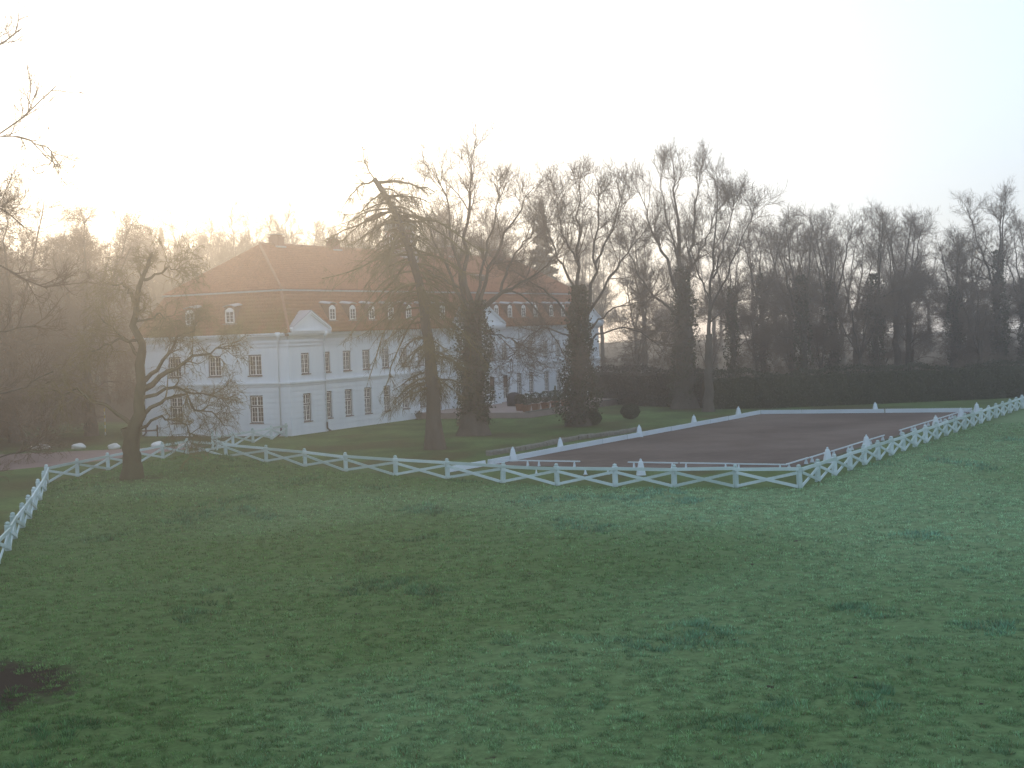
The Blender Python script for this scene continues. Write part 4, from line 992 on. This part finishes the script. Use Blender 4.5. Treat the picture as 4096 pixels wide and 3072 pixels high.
def plant(key, x, y, label, group, h=1.0, rz=None, ivy_=True, name='bare_tree', wide=1.0):
    e = empty(name, (x, y, 0), random.uniform(0, 6.28) if rz is None else rz); e.scale = (h * wide, h * wide, h)
    for nm, me in protos[key].items():
        if nm == 'ivy' and not ivy_: continue
        inst(nm, me, e)
    return tag(e, label, 'tree', group)
# right-hand wood behind the hedge
GW = 'bare trees of the wood behind the hedge'
RW = [(22.5, 150, 'w1', .93, True, 'ivy-wrapped bare tree directly right of the slim tree'), (26.5, 156, 'w2', .98, True, 'rust-tinged bare tree at the left end of the wood behind the hedge'), (29.0, 147, 'w3', 1.05, True, 'bushy ivy-covered tree left of the wood centre behind the hedge'),
      (33.0, 152, 'w1', .95, True, 'dark ivy-covered tree in the middle of the wood behind the hedge'), (34.8, 158, 'w2', 1.02, False, 'crooked bare tree standing behind the dark ivy tree in the wood'), (37.0, 150, 'w3', 1.05, True, 'tree with ivy column and forked bare top right of the wood centre'),
      (40.2, 154, 'w1', 1.04, False, 'slender bare twin-stemmed tree with clear trunk in the wood'), (42.0, 156, 'w2', 1.0, False, 'slender bare tree beside the twin-stemmed one in the wood'), (45.2, 151, 'w3', .92, True, 'low ivy-clad tree before the rightmost group of the wood'),
      (47.6, 157, 'w1', .88, True, 'ivy-clad tree left of the tallest tree in the wood'), (50.6, 153, 'w2', 1.09, True, 'tallest ivy-clad tree near the right edge of the picture'), (54.0, 155, 'w3', .97, True, 'ivy-clad tree cut by the right picture edge'),
      (31.0, 163, 'w2', .95, False, None), (38.5, 165, 'w3', .98, False, None), (52.0, 168, 'w2', .95, False, None), (57.5, 158, 'w1', 1.0, True, None), (19.5, 168, 'w3', .92, False, None)]
for i, (x, y, k, h, iv, lb) in enumerate(RW):
    plant(k, x, y, lb or 'faint bare tree deep in the foggy wood behind the hedge', GW if lb else 'faint trees deep in the wood on the right', h, None, iv)
rq = random.Random(77)
for i in range(13):
    x = 13 + i * 3.7 + rq.uniform(-.8, .8); y = rq.uniform(146, 164) + (8 if x < 18 else 0)
    plant(rq.choice(['b1', 'b2']), x, y, 'brown bushy undergrowth sapling among the trunks behind the hedge', 'undergrowth saplings in the wood', rq.uniform(.36, .62), None, name='sapling', wide=1.25)
# left mass of beeches
LM = [(-37.5, 131, 'b1', 1.0, 'brown twiggy beech beside the left end of the house'), (-42.5, 126, 'b2', 1.12, 'brown beech second from the house on the left'), (-46.5, 134, 'b1', 1.22, 'brown beech standing behind the others at the left edge'), (-40.5, 141, 'b2', .96, 'brown beech behind the striped pole'),
      (-43.5, 112.5, 'b1', 1.15, 'dark beech on the far side of the gravel path at the left edge'), (-38.5, 101.0, 'b2', 1.0, 'dark brown beech overhanging the gravel path at the left edge'),
      (-49.5, 119.5, 'b2', 1.2, 'tall brown beech at the far left behind the path trees'), (-45.5, 105.0, 'b1', 1.1, 'brown beech filling the left picture edge above the path'), (-53.0, 129.0, 'b1', 1.25, 'tallest brown beech deep in the left trees')]
for x, y, k, h, lb in LM: plant(k, x, y, lb, 'brown beeches on the left', h, None, name='beech_tree', wide=1.12)
oak(75, (-28.0, 64.0, 0), 'near_tree', 'near bare tree at the left edge reaching thin branches into the sky',
    [([(.3, 12), (2.5, 15.4), (5.2, 16.9), (6.4, 17.3), (7.4, 17.8), (8.1, 18.5), (8.7, 19.3)], .10), ([(5.6, 17.0), (6.6, 17.2), (7.6, 16.9), (8.4, 16.6), (8.7, 16.1)], .035), ([(.2, 15), (3, 19), (5.5, 20.5), (7.5, 21.7)], .08), ([(.3, 9), (3, 12.3), (6.1, 11.8), (7, 11), (8.1, 10.5)], .10),
     ([(.2, 10), (4, 14.8), (6.2, 14.2), (7.2, 13.2)], .09), ([(.2, 5), (3, 6), (5.8, 5.8), (7.1, 6.4), (8.3, 6.9)], .08), ([(.2, 3.5), (4, 3.2), (6.3, 3.3), (7.5, 3.8)], .06), ([(0, 10), (-.4, 16), (.3, 22)], .22), ([(0, 9), (-3, 14), (-4, 19)], .2), ([(.2, 7), (3, 8.8), (6.0, 8.6), (7.6, 8.9)], .08), ([(0, 6), (-3, 9), (-6, 10)], .12)],
    None, None, 0, trunk=([(0, 0), (.1, 5), (0, 10.5)], .5, .3), L1=(6, 1.6), L2=(4, .9), L3=(4, .55), L4=(3, .3), gn=.12, dy=.4)
# foggy wood behind the house
rb_ = random.Random(9)
for i in range(266):
    row = i % 7
    if row < 5: y = (204, 214, 226, 238, 250)[row] + rb_.uniform(-4, 4); x = -98 + (i // 7) * 4.6 + row * 2.3 + rb_.uniform(-1.6, 1.6)
    else: y = (290, 345)[row - 5] + rb_.uniform(-22, 22); x = (-140 + (i // 7) * 8.6) * (1 if row == 5 else 1.25) + rb_.uniform(-3, 3)
    if row < 5 and x > 2 and rb_.random() < (.86 if y < 235 else .75): continue
    if row >= 5 and x > 8 and rb_.random() < .40: continue
    e = plant('f%d' % rb_.randint(1, 3), x, y, 'pale bare tree in the foggy wood behind the house' if row < 5 else 'very faint bare tree on the misty rise far behind', 'bare trees in the foggy wood behind the house' if row < 5 else 'faint trees on the misty rise', rb_.uniform(.84, 1.08), None, name='wood_tree', wide=1.15)
    e.location.z = float(H(x, y)) - .1
# slender evergreen behind the roof
def conifer(name, loc, h, rad, N, seed, label, colr=((.03, .045, .022), (.055, .075, .035))):
    r = np.random.RandomState(seed); e = empty(name, loc)
    b = MB(); b.tube([(0, 0, 0), (0, 0, h * .97)], [.03 * h ** .8, .02], 7); b.build('trunk', BARK, e)
    z = h * (.06 + .94 * r.rand(N) ** 1.3); rr = rad * (1 - z / h) ** .8 * (.25 + .75 * r.rand(N) ** .5) * (.75 + .35 * np.sin(z * 4.0 + r.rand(N))); a = r.uniform(0, 6.28, N)
    C = np.stack([np.cos(a) * rr, np.sin(a) * rr, z - .25 * rr], 1); t = r.rand(N)[:, None]
    me = leaf_mesh('crown', C, np.full(N, .12 + .018 * h), np.array(colr[0]) * (1 - t) + np.array(colr[1]) * t, r); link(bpy.data.objects.new('crown', me), e)
    return tag(e, label, 'tree')
conifer('spruce_tree', (5.6, 232, 0), 28.0, 5.0, 7000, 4, 'faint tall conical spruce rising behind the right part of the roof')
conifer('spruce_tree', (-57.0, 245, 0), 27.0, 3.4, 5000, 5, 'pale narrow spruce in the mist left of the roof')

# ------------------------------------------------------------------ hedge and shrubs
def hedge(name, line, h, w, N, seed, label, c0, c1, size=.17):
    r = np.random.RandomState(seed); L_ = np.array(line, float); seg = np.linalg.norm(np.diff(L_, axis=0), axis=1); cum = np.concatenate([[0], np.cumsum(seg)]); tot = cum[-1]
    e = empty(name, (L_[0, 0], L_[0, 1], 0)); o = L_[0]
    n = int(tot / .8); s = np.linspace(0, tot, n + 1); cx_ = np.interp(s, cum, L_[:, 0]); cy_ = np.interp(s, cum, L_[:, 1])
    tx = np.gradient(cx_); ty = np.gradient(cy_); q = np.hypot(tx, ty); nx, ny = ty / q, -tx / q
    b = MB(); rows = [(-w / 2, 0), (-w / 2 * .95, h * .5), (-w / 2 * .7, h * .93), (0, h * .97), (w / 2 * .7, h * .93), (w / 2 * .95, h * .5), (w / 2, 0)]
    J = r.randn(n + 1, 7) * .10; idx = []
    for i in range(n + 1):
        for j, (d, z) in enumerate(rows):
            dd = d * .82 + J[i, j] * (1 if z else .2); b.v.append((cx_[i] - o[0] + nx[i] * dd, cy_[i] - o[1] + ny[i] * dd, max(0, z * .93 + J[i, j] * (1 if z else 0))))
    for i in range(n):
        for j in range(6): a = i * 7 + j; b.f.append((a, a + 1, a + 8, a + 7))
    for i in (0, n): b.f.append(tuple(i * 7 + j for j in range(7)))
    core = mat(name + '_core', tuple(np.array(c0) * .8), .95, .05, tuple(c1), 3, 6); b.build('stems', core, e)
    # leaves over the shell
    t = r.uniform(0, tot, N); f = r.rand(N) * (2 * h + w); px = np.interp(t, cum, L_[:, 0]); py = np.interp(t, cum, L_[:, 1]); ii = np.minimum((t / tot * n).astype(int), n)
    d = np.where(f < h, -w / 2, np.where(f < 2 * h, w / 2, (f - 2 * h) - w / 2)); z = np.where(f < h, f, np.where(f < 2 * h, f - h, h))
    hn = 1 + .05 * np.sin(t * .7) + .03 * np.sin(t * 2.3 + 1) + .34 * fbm(t * .22, t * 0 + seed, 4); inset = r.rand(N) ** 2 * .25
    d = d * (1 - inset * .4) + .12 * r.randn(N); z = np.clip(z * hn - inset * .3 + .10 * r.randn(N), .03, None)
    C = np.stack([px - o[0] + nx[ii] * d, py - o[1] + ny[ii] * d, z], 1); k = r.rand(N)[:, None]
    me = leaf_mesh('foliage', C, np.full(N, size), np.array(c0) * (1 - k) + np.array(c1) * k, r); link(bpy.data.objects.new('foliage', me), e)
    return tag(e, label, 'hedge')
hedge('clipped_hedge', [(18.6, 138.0), (25, 136.2), (38, 137.6), (49, 139.5), (62, 142)], 3.2, 2.2, 26000, 91, 'long dark green clipped hedge behind the riding arena', (.030, .036, .015), (.065, .072, .030))
hedge('brown_hedge', [(8.8, 160), (13.5, 147.5), (18.6, 140.3)], 3.5, 2.0, 9000, 92, 'brownish hedge running from the house end to the dark hedge', (.045, .034, .02), (.075, .055, .03))
def ball(name, loc, rad, N, seed, label, cat='shrub', c0=(.022, .032, .013), c1=(.045, .058, .024), size=.10, stem=0.0, flat=.85):
    r = np.random.RandomState(seed); e = empty(name, loc)
    a = r.randn(N, 3); a /= np.linalg.norm(a, axis=1)[:, None]; lump = 1 + .03 * np.sin(a[:, 0] * 5 + seed) + .03 * np.sin(a[:, 1] * 6) + .03 * np.sin(a[:, 2] * 9 + 2)
    C = a * rad * lump[:, None] * (1 - .25 * r.rand(N)[:, None] ** 2); C[:, 2] = np.clip(C[:, 2] * flat + rad * flat + stem, .02, None)
    k = r.rand(N)[:, None]; me = leaf_mesh('foliage', C, np.full(N, size), np.array(c0) * (1 - k) + np.array(c1) * k, r); link(bpy.data.objects.new('foliage', me), e)
    b = MB(); b.tube([(0, 0, 0), (0, 0, stem + rad * .6)], [.07, .04], 6)
    for q in range(6): ang = q * 1.05; b.tube([(0, 0, stem + rad * .3), (math.cos(ang) * rad * .6, math.sin(ang) * rad * .6, stem + rad * flat * (.6 + .15 * q))], [.03, .012], 5)
    b.build('stem', BARK, e)
    return tag(e, label, cat)
ball('round_bush', (10.1, 127.1, 0), .82, 2600, 1, 'round clipped dark bush alone on the lawn left of the arena', flat=.8)
ball('round_bush', (6.5, 120.6, 0), .72, 2200, 2, 'round clipped bush touching the ivy-skirted tree', flat=.8)

# ------------------------------------------------------------------ terrace with pots
ter = MB()
TS0, TS1, TT0, TT1 = 20.3, 47.0, -11.6, .2
P = [hw(TS0, TT0, 0), hw(TS1, TT0, 0), hw(TS1, TT1, 0), hw(TS0, TT1, 0)]
ter.hexa([(x, y, -.05) for x, y, z in P] + [(x, y, TERR_Z - .02) for x, y, z in P]); o = ter.build('terrace', PAVE); tag(o, 'low pinkish stone terrace along the house front', 'terrace', kind='structure')
ck = MB(); P2 = [hw(TS0 - .06, TT0 - .06, 0), hw(TS1 + .06, TT0 - .06, 0), hw(TS1 + .06, TT0 + .3, 0), hw(TS0 - .06, TT0 + .3, 0)]
ck.hexa([(x, y, TERR_Z - .016) for x, y, z in P2] + [(x, y, TERR_Z + .06) for x, y, z in P2]); ck.build('coping', STONE, o)
def pot_mesh():
    b = MB(); b.hexa([(-.26, -.26, 0), (.26, -.26, 0), (.26, .26, 0), (-.26, .26, 0), (-.32, -.32, .55), (.32, -.32, .55), (.32, .32, .55), (-.32, .32, .55)])
    b.box(-.36, .36, -.36, .36, .552, .62); return b.mesh('pot', TERRA)
POT = pot_mesh()
names_ = ['first potted topiary ball from the left on the terrace edge', 'second potted topiary ball from the left on the terrace edge', 'third potted topiary ball from the left on the terrace edge', 'fourth potted topiary ball on the terrace edge, beside the ivy tree', 'rightmost potted topiary ball half hidden by the ivy tree']
for i, (s, nm) in enumerate(zip((21.1, 23.1, 25.1, 27.2, 29.5), names_)):
    x, y, z = hw(s, -11.0); z = TERR_Z + .065
    pt = inst('terracotta_pot', POT, None, (x, y, z - .085), HR); tag(pt, 'planter of the ' + nm, 'planter', 'terracotta planters on the terrace')
    ball('topiary_ball', (x, y, z + .53), .56, 1100, 20 + i, nm, 'shrub', size=.08, stem=.02, flat=.95, c0=(.03, .042, .015), c1=(.06, .075, .028))
x, y, z = hw(20.9, -6.2); inst_ = inst('terracotta_pot', POT, None, (x, y, TERR_Z - .02), HR); tag(inst_, 'terracotta planter holding the brown shrub left of the oak', 'planter', 'terracotta planters on the terrace')
ball('potted_shrub', (x, y, TERR_Z + .6), .6, 900, 33, 'brownish shrub in a pot between the larch and the ivy oak', c0=(.04, .03, .02), c1=(.07, .055, .03), size=.1)
x, y, z = hw(23.0, -9.4); inst_ = inst('terracotta_pot', POT, None, (x, y, TERR_Z - .02), HR); tag(inst_, 'terracotta planter just right of the ivy oak trunk', 'planter', 'terracotta planters on the terrace')
ball('potted_shrub', (x, y, TERR_Z + .6), .55, 900, 34, 'low dark shrub in a pot right of the ivy oak trunk', size=.1, c0=(.03, .028, .016), c1=(.055, .05, .028))
# covered barbecue
x, y, z = hw(30.5, -5.0); e = empty('covered_barbecue', (x, y, TERR_Z - .02), HR); tag(e, 'barbecue under a dark domed canvas cover on the terrace', 'barbecue')
b = MB(); b.tube([(0, 0, .05), (0, 0, .5), (0, 0, .95), (0, 0, 1.2), (0, 0, 1.32), (0, 0, 1.36)], [.72, .74, .70, .58, .35, .1], 14); b.build('cover', COVER, e, smooth=True)
b = MB(); b.tube([(-.6, -.75, .0), (-.6, -.7, .5)], .03, 6); b.box(.55, 1.15, -.35, .35, .70, .74); b.build('side_shelf', SASH, e)
# patio lamp, slender conifer in pot, wicker chair
x, y, z = hw(33.0, -5.6); e = empty('torch_stand', (x, y, TERR_Z - .02)); tag(e, 'thin black T-shaped garden stand beside the barbecue', 'stand')
b = MB(); b.tube([(0, 0, 0), (0, 0, 1.25)], .03, 6); b.build('pole', BLACK, e); b = MB(); b.box(-.3, .3, -.04, .04, 1.253, 1.31); b.build('crossbar', BLACK, e); b = MB(); b.lathe([(.2, 0), (.2, .03), (.05, .06)], 10); b.build('foot', BLACK, e)
x, y, z = hw(35.8, -7.0)
conifer('dwarf_conifer', (x, y, TERR_Z - .02), 1.7, .34, 700, 12, 'small yellowish upright conifer on the terrace', ((.06, .075, .02), (.12, .13, .035)))
x, y, z = hw(34.6, -4.6); e = empty('garden_chair', (x, y, TERR_Z - .02), HR + .5); tag(e, 'brown wooden garden chair by the terrace doors', 'chair')
for sx in (-.27, .27):
    for sy in (-.25, .25):
        b = MB(); b.box(sx - .03, sx + .03, sy - .03, sy + .03, 0, .42 if sy < 0 else .98); b.build('leg', WOOD, e)
    b = MB(); b.box(sx - .04, sx + .04, -.28, .218, .62, .66); b.build('armrest', WOOD, e)
for k in range(5): b = MB(); b.box(-.24, .24, -.27 + k * .1, -.19 + k * .1, .423, .45); b.build('seat_slat', WOOD, e)
for k in range(4): b = MB(); b.box(-.24, .24, .23, .26, .52 + k * .12, .61 + k * .12); b.build('back_slat', WOOD, e)
x, y, z = hw(19.4, -.55); e = empty('stone_urn', (x, y, 0)); tag(e, 'small stone urn with a plant at the foot of the house wall', 'urn')
b = MB(); b.lathe([(.16, 0), (.2, .05), (.12, .12), (.26, .3), (.32, .48), (.28, .5)], 12); b.build('bowl', STONE, e, smooth=True)
rr = np.random.RandomState(8); C = rr.randn(200, 3) * np.array([.16, .16, .10]) + np.array([0, 0, .58]); link(bpy.data.objects.new('foliage', leaf_mesh('foliage', C, np.full(200, .1), ivy_colors(200, rr), rr)), e)

# ------------------------------------------------------------------ stone edging in the lawn
edg = empty('stone_edging', (0, 0, 0)); tag(edg, 'curved row of mossy stones edging the lawn beside the arena', 'edging')
EP = np.array([(-1.7, 94.6), (.4, 97.6), (2.7, 102.2), (4.9, 106.3), (7.6, 109.2), (9.6, 112.6)]); cum = np.concatenate([[0], np.cumsum(np.linalg.norm(np.diff(EP, axis=0), axis=1))])
sms = []
for k in range(5):
    bm = bmesh.new(); bmesh.ops.create_cube(bm, size=1); bmesh.ops.bevel(bm, geom=list(bm.edges), offset=.14, segments=1, affect='EDGES')
    for v in bm.verts: v.co += Vector((random.gauss(0, .05), random.gauss(0, .05), random.gauss(0, .05)))
    me = bpy.data.meshes.new('stone'); bm.to_mesh(me); bm.free(); me.materials.append(STONE); sms.append(me)
s = 0
while s < cum[-1]:
    w = random.uniform(.5, .85); x = np.interp(s + w / 2, cum, EP[:, 0]); y = np.interp(s + w / 2, cum, EP[:, 1]); x2 = np.interp(s + w / 2 + .1, cum, EP[:, 0]); y2 = np.interp(s + w / 2 + .1, cum, EP[:, 1])
    o = inst('stone', random.choice(sms), edg, (x + random.gauss(0, .03), y, .10), math.atan2(y2 - y, x2 - x) + random.gauss(0, .06), (w * 1.02, .42, random.uniform(.34, .46))); s += w
# white painted boulders along the path
wb_lab = ['leftmost white boulder of the row beyond the gravel path', 'second white boulder from the left beyond the gravel path', 'middle white boulder beyond the gravel path', 'white boulder just right of the gnarled tree trunk', 'rightmost white boulder behind the fence peak']
for i, ((x, y), lb) in enumerate(zip([(-37.3, 116.2), (-33.9, 114.8), (-30.8, 113.6), (-27.2, 112.9), (-25.0, 112.0)], wb_lab)):
    bm = bmesh.new(); bmesh.ops.create_icosphere(bm, subdivisions=3, radius=1)
    f = (.95, .32, .28) if i == 0 else random.choice([(.55, .4, .32), (.62, .45, .36), (.5, .4, .3)])
    if i > 2: f = (.75, .5, .40)
    ph = random.uniform(0, 6)
    for v in bm.verts:
        c = v.co.copy(); d = 1 + .13 * math.sin(c.x * 3.1 + ph) + .11 * math.sin(c.y * 3.7 + ph * 2) + .09 * math.sin(c.z * 4.4 + c.x * 2 + ph); v.co = Vector((c.x * f[0] * d, c.y * f[1] * d, c.z * f[2] * d)) * .85
    me = bpy.data.meshes.new('white_boulder'); bm.to_mesh(me); bm.free(); me.materials.append(WSTONE)
    o = inst('white_boulder', me, None, (x, y, .14), ph); tag(o, lb, 'boulder', 'white boulders beside the path')
# striped marker pole
e = empty('marker_pole', (-36.3, 131.4, 0)); tag(e, 'thin yellow and white banded marker pole before the left trees', 'pole')
for k in range(8): b = MB(); b.tube([(0, 0, k * .3), (0, 0, k * .3 + .298)], .05, 8); b.build('band', YELLOW if k % 2 else WSTONE, e)
# low wooden bench end and posts by the house corner
e = empty('wooden_trestle', (-31.3, 126.0, 0), .3); tag(e, 'low brown wooden trestle at the left corner of the house', 'trestle')
for sx in (-.9, .9): b = MB(); b.box(sx - .06, sx + .06, -.06, .06, 0, 1.0 if sx > 0 else .7); b.build('leg', WOOD, e)
b = MB(); b.box(-.837, .837, -.04, .04, .5, .62); b.build('crossbar', WOOD, e)
# molehills and droppings in the paddock
DIRT = mat('molehill_soil', (0.03, 0.024, 0.018), .95, .1, (0.055, 0.042, 0.03), 6, 5, .02, 20)
mh = []
for k in range(3):
    bm = bmesh.new(); bmesh.ops.create_icosphere(bm, subdivisions=2, radius=1)
    for v in bm.verts: v.co = v.co * (1 + random.gauss(0, .10)); v.co.z = max(v.co.z, -.1)
    me = bpy.data.meshes.new('molehill'); bm.to_mesh(me); bm.free(); me.materials.append(DIRT); mh.append(me)
for i in range(26):
    y = random.uniform(27, 68); x = random.uniform(-.33, .33) * y
    if field_depth(np.array(x), np.array(y)) < 1: continue
    q = random.uniform(.04, .09)
    o = inst('molehill', mh[i % 3], None, (x, y, float(H(x, y)) - .01), random.uniform(0, 6), (q * random.uniform(1, 2), q, q * .5)); tag(o, 'small dark clod of earth on the paddock grass', 'molehill', 'dark clods on the paddock')

# ------------------------------------------------------------------ haze
hz = MB(); hz.box(-345, 345, -25, 485, -1.2, 52); o = hz.mesh('haze')
M = bpy.data.materials.new('haze'); M.use_nodes = True; nt = M.node_tree; nt.nodes.clear()
out = nt.nodes.new('ShaderNodeOutputMaterial'); pv = nt.nodes.new('ShaderNodeVolumePrincipled')
pv.inputs['Color'].default_value = (0.95, 0.95, 0.95, 1); pv.inputs['Density'].default_value = HAZE_DENSITY; pv.inputs['Anisotropy'].default_value = HAZE_G
nt.links.new(pv.outputs[0], out.inputs['Volume']); o.materials.append(M)
ho = link(bpy.data.objects.new('haze', o)); tag(ho, 'thin morning mist filling the whole valley', 'haze', kind='stuff')
print('panes', n_panes[0], 'objects', len(bpy.data.objects), 'tris', sum(len(me.loops) - 2 * len(me.polygons) for me in bpy.data.meshes))
